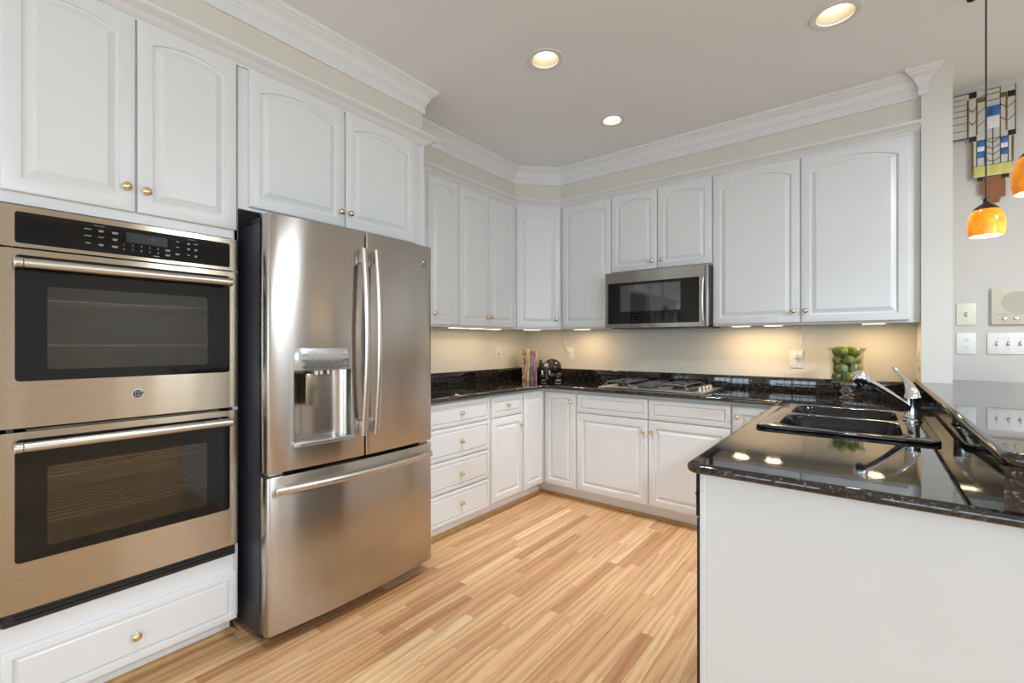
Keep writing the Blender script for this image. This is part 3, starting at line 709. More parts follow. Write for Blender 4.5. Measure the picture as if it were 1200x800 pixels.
b = MB(); b.prism(poly, ZC-TH, ZC, holes=[hole])
path = [(e, -1.929, ZC-R), (e, -e, ZC-R), (px, -e, ZC-R)] + [(x, y, ZC-R) for x, y in corner] + [(3.22, pe, ZC-R)]
b.sweep(BULL, path, closed_prof=True)
obj('slab', b, M_gran, ct, sharp=40)
b = MB(); b.box(0.0012, 0.021, -1.929, -0.021, ZC+0.0003, 1.015, 0.002); b.box(0.0012, 2.9365, -0.021, -0.0012, ZC+0.0003, 1.015, 0.002)
obj('backsplash', b, M_gran, ct)
b = MB(); b.box(2.937, 2.9573, -2.43, -0.0215, ZC+0.0003, BARZ-0.031); b.box(2.9573, 3.0745, -2.43, -2.4005, ZC+0.0003, BARZ-0.031)
obj('bar_riser', b, M_gran, ct)
bt = thing('bar_top', 'raised black granite bar ledge along the peninsula, running up to the stub wall', 'countertop', (3.1, -1.2, BARZ-0.03))
bx = 2.931+R
b = MB(); crn = [(bx+0.012-0.012*math.cos(a), PYE-0.006+R+0.012-0.012*math.sin(a)) for a in [PI/2*k/4 for k in range(5)]]
poly = [(bx, -0.362)] + crn + [(3.40, crn[-1][1]), (3.40, 0.02), (3.29, YB-0.001), (3.072, YB-0.001), (3.072, -0.002), (bx, -0.002)]
poly = [(bx, -0.002)] + crn + [(3.40, crn[-1][1]), (3.42, 0.03), (3.27, YB-0.001), (2.952, YB-0.001), (2.952, -0.002)]
b.prism(poly, BARZ-TH, BARZ); b.sweep(BULL, [(bx, -0.022, BARZ-R)]+[(x, y, BARZ-R) for x, y in crn]+[(3.40, crn[-1][1], BARZ-R)])
obj('slab', b, M_gran, bt, sharp=40)

# ------------------------------------------------------------------ sink and faucet
sk = thing('sink', 'black double bowl composite sink set in the peninsula counter', 'sink', (2.63, -1.25, ZC))
b = MB()
def rr2(x0, x1, y0, y1, r, n=6): return rrect(x0, x1, y0, y1, r, n)
bowls = [(2.425, 2.815, -1.635, -1.275), (2.425, 2.815, -1.225, -0.885)]
Z1 = ZC+0.013
rimO = rr2(SX0-0.010, SX1+0.005, SY0-0.012, SY1+0.012, 0.028)
b.prism(rimO, ZC+0.0005, Z1, holes=[rr2(*q, 0.085) for q in bowls], bev=0.004)
for (x0, x1, y0, y1) in bowls:
    L = lambda d, z, r: [(x, y, z) for x, y in rr2(x0+d, x1-d, y0+d, y1-d, r)]
    b.loops([L(-0.002, Z1-0.002, 0.086), L(0.004, Z1-0.012, 0.084), L(0.012, Z1-0.10, 0.078), L(0.018, Z1-0.165, 0.072), L(0.035, Z1-0.19, 0.06), L(0.075, Z1-0.197, 0.04)], back=False)
    b.loops([L(-0.003, Z1-0.004, 0.087), L(-0.004, Z1-0.10, 0.087), L(0.010, Z1-0.175, 0.075), L(0.04, Z1-0.204, 0.06)], back=False)
obj('basin', b, M_sink, sk, sharp=45)
for (x0, x1, y0, y1) in bowls:
    b = MB(); c = ((x0+x1)/2, (y0+y1)/2); b.lathe([(0.045, 0.0), (0.045, 0.003), (0.038, 0.004), (0.034, 0.001), (0, 0.001)], (c[0], c[1], Z1-0.1965), 'Z', 24); obj('drain', b, M_chrome, sk)
fc = thing('faucet', 'chrome pull-out kitchen faucet with a raised lever, standing on the sink deck', 'faucet', (2.862, -1.20, Z1))
fx, fyy = 2.862, -1.20
b = MB(); b.lathe([(0.033, 0), (0.033, 0.006), (0.028, 0.011), (0.0295, 0.018), (0.0285, 0.021), (0.026, 0.03), (0.026, 0.09), (0.028, 0.096), (0.028, 0.105), (0.024, 0.112), (0, 0.118)], (fx, fyy, Z1+0.0003), 'Z', 32); obj('base', b, M_chrome, fc)
b = MB(); sd = Vector((2.690-fx, -1.345-fyy, 0.145)); st = Vector((fx, fyy, Z1+0.04))
pts = [st+sd*k/8+Vector((0, 0, 0.012*math.sin(PI*k/8))) for k in range(9)]
b.tube(pts, [0.017, 0.016, 0.0150, 0.0142, 0.0137, 0.0137, 0.0142, 0.0155, 0.0165], 16)
sp = obj('spout', b, M_chrome, fc)
hd = pts[-1]
b = MB(); hm = Matrix.Translation(hd) @ Matrix.Rotation(0.55, 4, Vector((0.145, -0.172, 0)).normalized())
b.lathe([(0, 0.030), (0.014, 0.028), (0.024, 0.019), (0.028, 0.006), (0.028, -0.010), (0.025, -0.024), (0.020, -0.029), (0, -0.029)], (0, 0, 0), 'Z', 24, M=hm); obj('spray_head', b, M_chrome, sp)
b = MB(); ld_ = [(fx, fyy, Z1+0.104), (fx-0.002, fyy+0.004, Z1+0.125), (fx-0.012, fyy+0.012, Z1+0.155), (fx-0.030, fyy+0.024, Z1+0.185), (fx-0.052, fyy+0.038, Z1+0.213), (fx-0.064, fyy+0.046, Z1+0.226)]
b.tube(ld_, [0.026, 0.023, 0.015, 0.0085, 0.007, 0.005], 16); obj('lever', b, M_chrome, fc)

# ------------------------------------------------------------------ cooktop
ck = thing('gas_cooktop', 'stainless gas cooktop with black grates set in the counter below the microwave', 'cooktop', (1.47, -0.31, ZC))
CX0, CX1, CY0, CY1 = 1.085, 1.862, -0.560, -0.045
b = MB(); b.box(CX0, CX1, CY0, CY1, ZC+0.0004, ZC+0.010, 0.004); tr = obj('tray', b, M_bar, ck)
zt_ = ZC+0.010
GX = [CX0+0.030, CX0+0.240, CX0+0.450, CX0+0.660]
for gi in range(3):
    g0, g1 = GX[gi]+0.003, GX[gi+1]-0.003; y0, y1 = CY0+0.035, CY1-0.03; gz = ZC+0.046
    b = MB(); q = 0.006
    if gi == 1:      # centre downdraft vent cover with louvres
        b.box(g0+0.045, g1-0.045, y0+0.03, y1-0.03, zt_+0.0003, gz-0.008, 0.004)
        for k in range(11): yy = y0+0.05+k*0.035; b.box(g0+0.055, g1-0.055, yy, yy+0.014, gz-0.009, gz-0.001, 0.002)
        obj('downdraft_vent', b, M_iron, ck)
        continue
    # frame sloping down to the tray
    b.tube([(g0, y0, zt_+0.003), (g0+0.025, y0+0.02, gz), (g1-0.025, y0+0.02, gz), (g1, y0, zt_+0.003)], q, 8); b.tube([(g0, y1, zt_+0.003), (g0+0.025, y1-0.02, gz), (g1-0.025, y1-0.02, gz), (g1, y1, zt_+0.003)], q, 8)
    for x in (g0+0.025, g1-0.025): b.tube([(x, y0+0.02, gz), (x, y1-0.02, gz)], q, 8)
    ym = (y0+y1)/2; b.tube([(g0+0.025, ym, gz), (g1-0.025, ym, gz)], q, 8)
    xm = (g0+g1)/2
    for yc in ((y0+0.02+ym)/2, (y1-0.02+ym)/2):
        for dx, dy in ((1, 0), (-1, 0), (0, 1), (0, -1)):
            b.tube([(xm+dx*0.028, yc+dy*0.028, gz+0.002), (xm+dx*(0.077 if dx else 0), yc+dy*0.10, gz)], q*0.9, 8)
    obj('grate', b, M_iron, ck)
    for yc in ((y0+0.02+ym)/2, (y1-0.02+ym)/2):
        b = MB(); b.lathe([(0.046, 0), (0.046, 0.006), (0.036, 0.012), (0.036, 0.018), (0.030, 0.022), (0, 0.022)], (xm, yc, zt_+0.0003), 'Z', 24); obj('burner', b, M_blkp, ck)
# louvred grate feet between the grates and the controls
b = MB()
for k in range(12):
    yy = CY0+0.06+k*0.034; b.box(GX[3]-0.002, GX[3]+0.034, yy, yy+0.016, zt_+0.0003, zt_+0.022, 0.003, M=None)
obj('side_vent', b, M_iron, ck)
for k in range(4):
    yy = CY0+0.075+k*0.085; xx = CX1-0.050
    b = MB(); b.lathe([(0.021, 0), (0.021, 0.004), (0.017, 0.006), (0.016, 0.024), (0.013, 0.027), (0, 0.027)], (xx, yy, zt_+0.0003), 'Z', 20); kn = obj('control_knob', b, M_bar, ck)
    b = MB(); b.box(xx-0.003, xx+0.003, yy-0.015, yy+0.015, zt_+0.0275, zt_+0.033, 0.001); obj('knob_grip', b, M_chrome, kn)

# ------------------------------------------------------------------ microwave
mw = thing('microwave', 'stainless over-the-range microwave with a black glass door above the cooktop', 'microwave', (1.46, -0.2, 1.385))
MX0, MX1, MZ0, MZ1 = 1.0875, 1.851, 1.3755, 1.8095
M = F(MX0, -0.400); MWW = MX1-MX0
M = F(MX0-0.018, -0.402); MWW = 0.776
b = MB(F(MX0, -0.38)); b.box(0, MX1-MX0, 0, 0.375, MZ0+0.012, MZ1-0.001, 0.003); obj('case', b, M_case, mw)
b = MB(F(MX0, -0.38)); b.box(0.02, MX1-MX0-0.02, 0.005, 0.36, MZ0-0.006, MZ0+0.0118, 0.003); obj('underside', b, M_blkp, mw)
b = MB(M); GL = rrect(0.022, MWW-0.062, MZ0+0.030, MZ1-0.083, 0.006)
b.prism(rrect(0, MWW-0.026, MZ0, MZ1, 0.003), 0, 0.0215, holes=[GL], M=XZ @ Matrix.Translation((0, 0, -0.0215))); md_ = obj('door', b, M_steel3, mw)
IN = rrect(0.125, 0.585, MZ0+0.125, MZ1-0.105, 0.004)
b = MB(M); b.prism(GL, 0, 0.006, holes=[IN], M=XZ @ Matrix.Translation((0, 0, -0.009))); obj('door_glass', b, M_blk, md_)
b = MB(M); b.prism(IN, 0, 0.006, M=XZ @ Matrix.Translation((0, 0, -0.009))); obj('window_screen', b, mat('screened_glass', (0.030, 0.030, 0.030), 0.05, ior=2.1, var=0.1), md_)
b = MB(M); b.box(MWW-0.024, MWW, 0.0, 0.0215, MZ0, MZ1, 0.003); obj('side_trim', b, M_steel3, mw)
b = MB(M)
pts = [(MWW-0.036, -0.014-0.016*math.sin(PI*k/12), MZ0+0.045+(MZ1-MZ0-0.135)*k/12) for k in range(13)]
b.tube(pts, 0.007, 12, flat=(1.3, 1.0))
for z in (MZ0+0.05, MZ1-0.095): b.box(MWW-0.043, MWW-0.029, -0.016, -0.0002, z-0.008, z+0.008, 0.002)
obj('handle', b, M_bar, md_)
b = MB(M)
for k in range(4): b.box(0.335+k*0.013, 0.343+k*0.013, -0.0006, -0.0001, MZ1-0.040, MZ1-0.036)
obj('nameplate', b, M_legend, md_)
b = MB(M)
for r_ in range(3):
    for k in range(14):
        if (k*7+r_*3) % 4 != 1: b.box(0.20+k*0.026, 0.207+k*0.026, 0.0022, 0.0029, MZ0+0.048+r_*0.022, MZ0+0.0505+r_*0.022)
obj('legend', b, M_dim, md_)

# ------------------------------------------------------------------ lights that are things
for i, ((x, y), r_) in enumerate(zip(CANS, CANR)):
    lab = ['recessed ceiling downlight nearest the refrigerator cabinets', 'smallest recessed ceiling downlight, out over the microwave side', 'recessed ceiling downlight at the top right, toward the pendant lamps', 'added recessed downlight, out of view in front of the double oven'][i]
    t = thing('recessed_light', lab, 'light', (x, y, H), 'recessed downlights in the ceiling')
    b = MB(); b.lathe([(r_, 0.002), (r_*0.99, -0.003), (r_+0.010, -0.007), (r_+0.026, -0.004), (r_+0.028, -0.0006), (r_, -0.0006)], (x, y, H), 'Z', 40, closed=True); obj('trim_ring', b, M_trim, t)
    dep = [0.052, 0.032, 0.052, 0.052][i]
    b = MB(); ri = r_*0.80 if i != 1 else r_*0.9
    b.lathe([(r_, 0.001), (ri, dep), (ri+0.003, dep), (r_+0.0015, 0.001)], (x, y, H), 'Z', 40, closed=True); obj('reflector', b, M_canw, t)
    b = MB(); b.lathe([(0, dep-0.020), (ri*0.55, dep-0.016), (ri*0.9, dep-0.005), (ri*0.98, dep), (0, dep+0.004)], (x, y, H), 'Z', 32); obj('bulb', b, M_lamp, t)
    l = bpy.data.lights.new('downlight', 'SPOT'); l.energy = CAN_W*[4.5, 4.5, 3.0, 2.6][i]; l.color = (0.92, 0.95, 1.0); l.spot_size = [1.3, 1.0, 1.3, 1.3][i]; l.spot_blend = 0.9; l.shadow_soft_size = 0.04
    lo = bpy.data.objects.new('downlight', l); COL.objects.link(lo); lo.parent = t; lo.location = (0, 0, -0.012)
# under-cabinet lamps
def under(x0, y0, x1, y1, lab, pw=1.0):
    """flat lamp between two ends, under the wall cabinets"""
    c = Vector(((x0+x1)/2, (y0+y1)/2, UF+0.0155)); L = math.hypot(x1-x0, y1-y0); ang = math.degrees(math.atan2(y1-y0, x1-x0))
    t = thing('under_cabinet_light', lab, 'light', c, 'under cabinet lamps')
    M = F(c.x, c.y, c.z, ang)
    b = MB(M); b.box(-L/2, L/2, -0.035, 0.035, -0.016, 0, 0.003); obj('housing', b, M_trim, t)
    b = MB(M); b.box(-L/2+0.010, L/2-0.010, -0.027, 0.027, -0.019, -0.0155, 0.001); obj('lens', b, M_lens, t)
    l = bpy.data.lights.new('lamp', 'AREA'); l.shape = 'RECTANGLE'; l.size = (L-0.02)*0.7; l.size_y = 0.025; l.energy = UNDER_W*pw; l.color = WARM
    lo = bpy.data.objects.new('lamp', l); COL.objects.link(lo); lo.parent = t; lo.location = (0, 0, -0.021); lo.rotation_euler = (0, 0, math.radians(ang))
under(0.21, -1.298, 0.21, -1.125, 'under cabinet lamp on the left wall, nearest the refrigerator', 0.34)
under(0.21, -1.075, 0.21, -0.905, 'middle under cabinet lamp on the left wall', 0.34)
under(0.21, -0.851, 0.21, -0.690, 'under cabinet lamp on the left wall, nearest the corner', 0.34)
under(0.285, -0.44, 0.40, -0.325, 'under cabinet lamp beneath the diagonal corner cabinet')
under(0.68, -0.21, 0.83, -0.21, 'under cabinet lamp left of the microwave')
under(1.95, -0.21, 2.075, -0.21, 'first under cabinet lamp right of the microwave')
under(2.15, -0.21, 2.27, -0.21, 'second under cabinet lamp right of the microwave, above the corded outlet')
under(2.675, -0.21, 2.80, -0.21, 'under cabinet lamp above the glass of green fruit, nearest the stub wall')

# pendants
def pendant(x, y, z0, lab, rot):
    """z0: shade rim height"""
    t = thing('pendant_lamp', lab, 'lamp', (x, y, z0), 'amber pendant lamps over the bar')
    M = Matrix.Translation((x, y, z0)) @ Matrix.Rotation(rot, 4, 'Z')
    pr = [(0.054, 0.0), (0.0585, 0.022), (0.060, 0.045), (0.057, 0.072), (0.048, 0.100), (0.035, 0.120), (0.020, 0.132), (0.012, 0.136)]
    inn = [(r-0.003, z) for r, z in pr[::-1]]; inn[0] = (0.009, 0.133)
    b = MB(M); b.lathe(pr+inn, (0, 0, 0), 'Z', 40, closed=True); obj('shade', b, M_amber, t)
    lin = [(r-0.0035, z+0.0008) for r, z in pr[:6]]; b = MB(M); b.lathe(lin+[(r-0.0015, z) for r, z in lin[::-1]], (0, 0, 0), 'Z', 40, closed=True); obj('liner', b, M_liner, t)
    b = MB(M); b.lathe([(0.0425, 0.1105), (0.036, 0.1205), (0.021, 0.1330), (0.012, 0.139), (0.009, 0.144), (0.009, 0.158), (0.006, 0.161), (0, 0.161)], (0, 0, 0), 'Z', 32); obj('cap', b, M_bronze, t)
    b = MB(M); b.tube([(0, 0, 0.160), (0, 0, H-z0-0.02)], 0.0030, 10); obj('cord', b, M_cord, t)
    b = MB(M); b.lathe([(0.018, -0.0005), (0.018, -0.012), (0.014, -0.022), (0.008, -0.026), (0, -0.026)], (0, 0, H-z0), 'Z', 32); obj('canopy', b, M_bronze, t)
    b = MB(M); b.ball((0, 0, 0.050), 0.024); b.lathe([(0.011, 0.07), (0.011, 0.130)], (0, 0, 0)); obj('bulb', b, M_lamp, t)
    l = bpy.data.lights.new('pendant_glow', 'POINT'); l.energy = PEND_W; l.color = (1.0, 0.75, 0.42); l.shadow_soft_size = 0.03
    lo = bpy.data.objects.new('pendant_glow', l); COL.objects.link(lo); lo.parent = t; lo.location = (0, 0, 0.012)
pendant(3.106, -0.997, 1.712, 'amber glass pendant lamp on a dark cord in front of the stained glass panel', 0.3)
pendant(3.118, -1.725, 1.712, 'amber glass pendant lamp cut off by the right edge of the picture', 2.0)
b = MB(); b.lathe([(0.0185, -0.0005), (0.0185, -0.030), (0.015, -0.041), (0.007, -0.046), (0, -0.0465)], (3.064, -0.997, H), 'Z', 24)
tag(obj('ceiling_mount', b, M_bronze, None, (3.064, -0.997, H)), 'small dark bronze mount on the ceiling beside the pendant cord', 'ceiling mount')

t = thing('added_drum_light', 'added white drum fill light, out of view beyond the bar', 'light', (4.7, -1.9, H))  # fixture added out of view as fill for the wall cabinets and far wall
b = MB(); b.lathe([(0.20, -0.0005), (0.20, -0.11), (0.196, -0.11), (0.196, -0.0005)], (4.7, -1.9, H), 'Z', 40, closed=True); obj('shade', b, M_plate, t)
b = MB(); b.lathe([(0, -0.100), (0.194, -0.100), (0.194, -0.104), (0, -0.106)], (4.7, -1.9, H), 'Z', 40); obj('diffuser', b, M_liner, t)
l = bpy.data.lights.new('added_drum_fill', 'AREA'); l.shape = 'DISK'; l.size = 0.38; l.energy = DRUM_FILL_W; l.color = (0.80, 0.90, 1.0)
lo = bpy.data.objects.new('added_drum_fill', l); COL.objects.link(lo); lo.parent = t; lo.location = (0, 0, -0.115)

# ------------------------------------------------------------------ outlets, switches, cords, intercom
def plate(name, lab, cat, M, wd, hh, kind, m, group=None):
    p = M.to_translation(); t = thing(name, lab, cat, p, group)
    b = MB(M); b.box(-wd/2, wd/2, -0.006, -0.0005, -hh/2, hh/2, 0.0025); obj('cover_plate', b, m, t)
    if kind == 'outlet':
        for dz in (-0.0195, 0.0195):
            b = MB(M); b.prism(rrect(-0.017, 0.017, dz-0.014, dz+0.014, 0.012), 0, 0.002, M=XZ @ Matrix.Translation((0, 0, 0.006))); rc = obj('receptacle', b, m, t)
            b = MB(M)
            for dx in (-0.0065, 0.0065): b.box(dx-0.0012, dx+0.0012, -0.0086, -0.0079, dz, dz+0.008)
            b.lathe([(0.0026, 0), (0.0026, 0.0007), (0, 0.0007)], (0, -0.0079, dz-0.007), 'Y', 10); obj('slots', b, M_hole, rc)
    else:
        n = kind
        for k in range(n):
            x = (k-(n-1)/2)*0.046
            b = MB(M); b.box(x-0.005, x+0.005, -0.0068, -0.0059, -0.012, 0.012); obj('switch_slot', b, M_hole, t)
            b = MB(M @ Matrix.Translation((x, -0.006, 0.002)) @ Matrix.Rotation(0.45, 4, 'X')); b.box(-0.004, 0.004, -0.012, 0.0, -0.007, 0.007, 0.0012); obj('toggle', b, m, t)
            b = MB(M)
            for dz in (-0.030, 0.030): b.lathe([(0.003, 0), (0.003, 0.0009), (0, 0.0014)], (x, -0.006, dz), 'Y', 10)
            obj('screws', b, M_silver, t)
    return t
plate('light_switch', 'ivory switch plate on the left wall above the black backsplash', 'switch', F(0, -0.448, 1.154, 90), 0.074, 0.118, 1, M_ivory)
plate('wall_outlet', 'outlet on the back wall beside the black figurine, a cord plugged in', 'outlet', F(0.518, 0, 1.155), 0.076, 0.120, 'outlet', M_plate)
plate('wall_outlet', 'outlet on the back wall right of the cooktop, a curling cord plugged in', 'outlet', F(2.321, 0, 1.143), 0.080, 0.120, 'outlet', M_plate)
plate('light_switch', 'switch plate on the side of the stub wall, seen nearly edge-on', 'switch', F(2.944, -0.185, 1.155, -90), 0.074, 0.118, 1, M_ivory)
plate('light_switch', 'single ivory switch plate right of the stub wall, above a white outlet', 'switch', F(3.168, YB, 1.4275), 0.084, 0.130, 1, M_ivory)
plate('wall_outlet', 'white outlet right of the stub wall, below the single switch', 'outlet', F(3.168, YB, 1.2545), 0.084, 0.126, 'outlet', M_plate)
plate('light_switch', 'wide three toggle switch plate below the intercom', 'switch', F(3.340, YB, 1.2545), 0.170, 0.124, 3, M_plate)
def plug_cord(lab, M, pts):
    t = thing('power_cord', lab, 'cord', M.to_translation(), None)
    b = MB(M); b.box(-0.011, 0.011, -0.034, -0.0092, 0.007, 0.032, 0.004); obj('plug', b, M_plate, t)
    b = MB(M); b.tube(pts, 0.0032, 8); obj('cable', b, M_wcord, t)
def spl(P, n=8):
    out = []; P = [Vector(p) for p in P]; Q = [P[0]]+P+[P[-1]]
    for i in range(1, len(Q)-2):
        for k in range(n):
            u = k/n; a, b_, c, d = Q[i-1:i+3]
            out.append(0.5*((2*b_)+(c-a)*u+(2*a-5*b_+4*c-d)*u*u+(3*b_-a-3*c+d)*u**3))
    return out+[P[-1]]
plug_cord('thin cord from the corner outlet up to the cabinets', F(0.518, 0, 1.155), spl([(0, -0.03, 0.028), (-0.02, -0.035, 0.05), (-0.045, -0.02, 0.11), (-0.075, -0.015, 0.18), (-0.10, -0.02, 0.2355)]))
plug_cord('curling white cord from the right outlet up to the wide cabinet', F(2.321, 0, 1.143), spl([(0, -0.03, 0.025), (0.004, -0.04, 0.04), (0.028, -0.03, 0.09), (0.03, -0.015, 0.15), (0.018, -0.012, 0.20), (-0.012, -0.02, 0.2475)]))
ic = thing('intercom', 'almond wall intercom panel with a round speaker grille above the triple switch', 'intercom', (3.41, YB, 1.47))
M = F(3.41, YB, 1.469); b = MB(M); b.box(-0.140, 0.140, -0.018, -0.0005, -0.106, 0.106, 0.004); obj('housing', b, M_almond, ic)
b = MB(M)
for k in range(15):
    z = 0.020+(k-7)*0.0082; hw = 0.066*math.sqrt(max(0.05, 1-((k-7)/7.6)**2)); b.box(-0.035-hw, -0.035+hw, -0.0195, -0.0178, z-0.0025, z+0.0025)
obj('speaker_grille', b, mat('grille_grey', (0.42, 0.43, 0.36), 0.5), ic)
for x in (-0.085, -0.04, 0.0):
    b = MB(M); b.lathe([(0.012, 0), (0.012, 0.004), (0.009, 0.006), (0, 0.006)], (x, -0.0182, -0.070), 'Y', 18); obj('control_button', b, M_silver, ic)
b = MB(M); b.box(-0.12, 0.12, -0.0188, -0.0178, -0.0485, -0.0475); obj('divider_line', b, M_hole, ic)

# ------------------------------------------------------------------ leaded glass panel (plain geometric)
sg = thing('stained_glass_panel', 'leaded glass panel with blue, yellow and amber pieces on the wall beyond the stub wall', 'stained glass', (3.24, YB-0.02, 2.06))
GY = 0.050
def pane(name, x0, x1, z0, z1, m): b = MB(); b.box(x0, x1, GY-0.002, GY+0.002, z0, z1); return obj(name, b, m, sg)
G_clear = mat('opal_clear_glass', (0.60, 0.58, 0.52), 0.1, var=0.05); G_white = mat('opal_white_glass', (0.78, 0.78, 0.80), 0.1, var=0.05)
G_blue = mat('blue_glass', (0.035, 0.15, 0.42), 0.08, var=0.5, scale=25); G_olive = mat('olive_glass', (0.16, 0.105, 0.015), 0.1, var=0.2)
G_yel = mat('yellow_glass', (0.62, 0.58, 0.17), 0.1, var=0.15, scale=20); G_rust = mat('rust_glass', (0.27, 0.105, 0.045), 0.2, var=0.12); G_blk = mat('black_glass', (0.012, 0.010, 0.008), 0.15)
M_lead = mat('lead_came', (0.05, 0.045, 0.038), 0.5, 0.4)
pane('clear_glass', 3.178, 3.364, 2.443, 2.73, G_clear); pane('clear_glass', 3.190, 3.357, 2.292, 2.4425, G_clear); pane('clear_glass', 3.076, 3.1775, 2.468, 2.731, G_clear)
def over(name, x0, x1, z0, z1, m): b = MB(); b.box(x0, x1, GY-0.005, GY-0.0022, z0, z1, 0.0008); return obj(name, b, m, sg)
over('black_square', 3.178, 3.210, 2.697, 2.730, G_blk); over('black_square', 3.334, 3.364, 2.660, 2.694, G_blk); over('black_square', 3.178, 3.210, 2.441, 2.472, G_blk); over('black_square', 3.335, 3.366, 2.440, 2.470, G_blk)
over('olive_strip', 3.169, 3.1775, 2.470, 2.692, G_olive); over('olive_strip', 3.2075, 3.214, 2.475, 2.692, G_olive); over('olive_strip', 3.326, 3.333, 2.474, 2.664, G_olive)
over('olive_block', 3.2145, 3.246, 2.664, 2.690, G_olive); over('olive_block', 3.303, 3.3325, 2.666, 2.692, G_olive)
over('olive_strip', 3.188, 3.197, 2.226, 2.438, G_olive); over('olive_strip', 3.349, 3.3575, 2.292, 2.437, G_olive)
over('blue_pane', 3.251, 3.302, 2.571, 2.630, G_blue); over('white_pane', 3.251, 3.302, 2.500, 2.567, G_white)
for x0, x1 in ((3.212, 3.242), (3.307, 3.335)):
    over('blue_pane', x0, x1, 2.406, 2.437, G_blue); over('blue_pane', x0, x1, 2.342, 2.374, G_blue); over('white_pane', x0, x1, 2.376, 2.404, G_white)
over('yellow_band', 3.198, 3.3485, 2.226, 2.291, G_yel); over('black_block', 3.212, 3.238, 2.203, 2.222, G_blk); over('black_block', 3.310, 3.340, 2.203, 2.222, G_blk)
b = MB(); b.prism([(3.224, 2.128), (3.245, 2.128), (3.245, 2.098), (3.262, 2.098), (3.262, 2.068), (3.302, 2.068), (3.302, 2.098), (3.326, 2.098), (3.326, 2.128), (3.326, 2.222), (3.306, 2.222), (3.306, 2.2255), (3.242, 2.2255), (3.242, 2.2), (3.224, 2.2)], 0, 0.004, M=Matrix.Translation((0, GY+0.002, 0)) @ XZ); obj('rust_base', b, G_rust, sg)
b = MB()
def came(x0, z0, x1, z1, r=0.0016): b.tube([(x0, GY-0.0045, z0), (x1, GY-0.0045, z1)], r, 6)
for z in (2.731, 2.700, 2.670, 2.636, 2.602, 2.560, 2.515): came(3.076, z, 3.170, z, 0.0013)
came(3.076, 2.468, 3.178, 2.468, 0.0025); came(3.076, 2.731, 3.21, 2.731, 0.0022)
for x in (3.364, 3.247, 3.305): came(x, 2.44 if x > 3.3 else 2.29, x, 2.728)
came(3.247, 2.728, 3.305, 2.728); came(3.214, 2.694, 3.247, 2.70); came(3.21, 2.44, 3.335, 2.44); came(3.276, 2.292, 3.276, 2.50)
for z in (2.70, 2.664): came(3.247, z, 3.305, z)
for z in (2.62, 2.545):
    came(3.178, z+0.018, 3.193, z-0.004); came(3.193, z-0.004, 3.2075, z+0.018); came(3.334, z-0.018, 3.364, z+0.012); came(3.305, z+0.01, 3.326, z-0.012); came(3.214, z-0.02, 3.247, z+0.012)
for z in (2.42, 2.385, 2.35, 2.31): came(3.246, z+0.018, 3.276, z-0.004); came(3.276, z-0.004, 3.306, z+0.018)
for x in (3.211, 3.243, 3.306, 3.336): came(x, 2.292, x, 2.44)
for z in (2.405, 2.375, 2.341): came(3.211, z, 3.243, z); came(3.306, z, 3.336, z)
came(3.19, 2.2915, 3.357, 2.2915); came(3.197, 2.2255, 3.349, 2.2255)
obj('lead_lines', b, M_lead, sg)
b = MB(); b.box(3.30, 3.31, GY+0.0025, YB-0.0005, 2.60, 2.62); b.box(3.20, 3.21, GY+0.0025, YB-0.0005, 2.60, 2.62); obj('wall_hook', b, M_lead, sg)

# ------------------------------------------------------------------ footed glass of green fruit
VX, VY = 2.608, -0.257
t = thing('footed_glass_vase', 'clear footed glass vase full of green fruit on the counter behind the sink', 'vase', (VX, VY, ZC))
prof = [(0, 0.0), (0.040, 0.0), (0.041, 0.005), (0.035, 0.011), (0.021, 0.018), (0.019, 0.026), (0.033, 0.042), (0.034, 0.048), (0.021, 0.066), (0.020, 0.072), (0.032, 0.084), (0.033, 0.090), (0.027, 0.095), (0.074, 0.100), (0.0805, 0.108), (0.0825, 0.20), (0.085, 0.285), (0.099, 0.310), (0.098, 0.313), (0.0835, 0.288), (0.081, 0.20), (0.079, 0.109), (0.073, 0.103), (0, 0.102)]
b = MB(); b.lathe(prof[:13]+[(0, 0.0955)], (VX, VY, ZC+0.0005), 'Z', 48); obj('foot', b, M_stemglass, t, sharp=5)
b = MB(); b.lathe([(0, 0.0965), (0.027, 0.0965)]+prof[13:], (VX, VY, ZC+0.0005), 'Z', 48); obj('bowl', b, M_glass, t)
FR = [(r_*1.075, z_*1.075) for r_, z_ in [(0, 0.0233), (0.0055, 0.0256), (0.0139, 0.0275), (0.0240, 0.0207), (0.0295, 0.0066), (0.0291, -0.0066), (0.0229, -0.0207), (0.0121, -0.0273), (0.0044, -0.0267), (0, -0.0245)]]
spots = [(0.0440, PI/4*(lay % 2)+PI/2*k+0.35, 0.1052+0.0320+0.0505*lay) for lay in range(4) for k in range(4)]
for rr, a, zz in spots:
    c = Vector((VX+rr*math.cos(a), VY+rr*math.sin(a), ZC+zz))
    b = MB(Matrix.Translation(c) @ Matrix.Rotation(random.uniform(-0.6, 0.6), 4, 'X') @ Matrix.Rotation(random.uniform(-0.6, 0.6), 4, 'Y'))
    b.lathe(FR, (0, 0, 0), 'Z', 20)
    o = obj('green_apple', b, M_apple, None, c); tag(o, 'small green fruit piled inside the footed glass vase', 'fruit', 'green fruit in the glass vase')

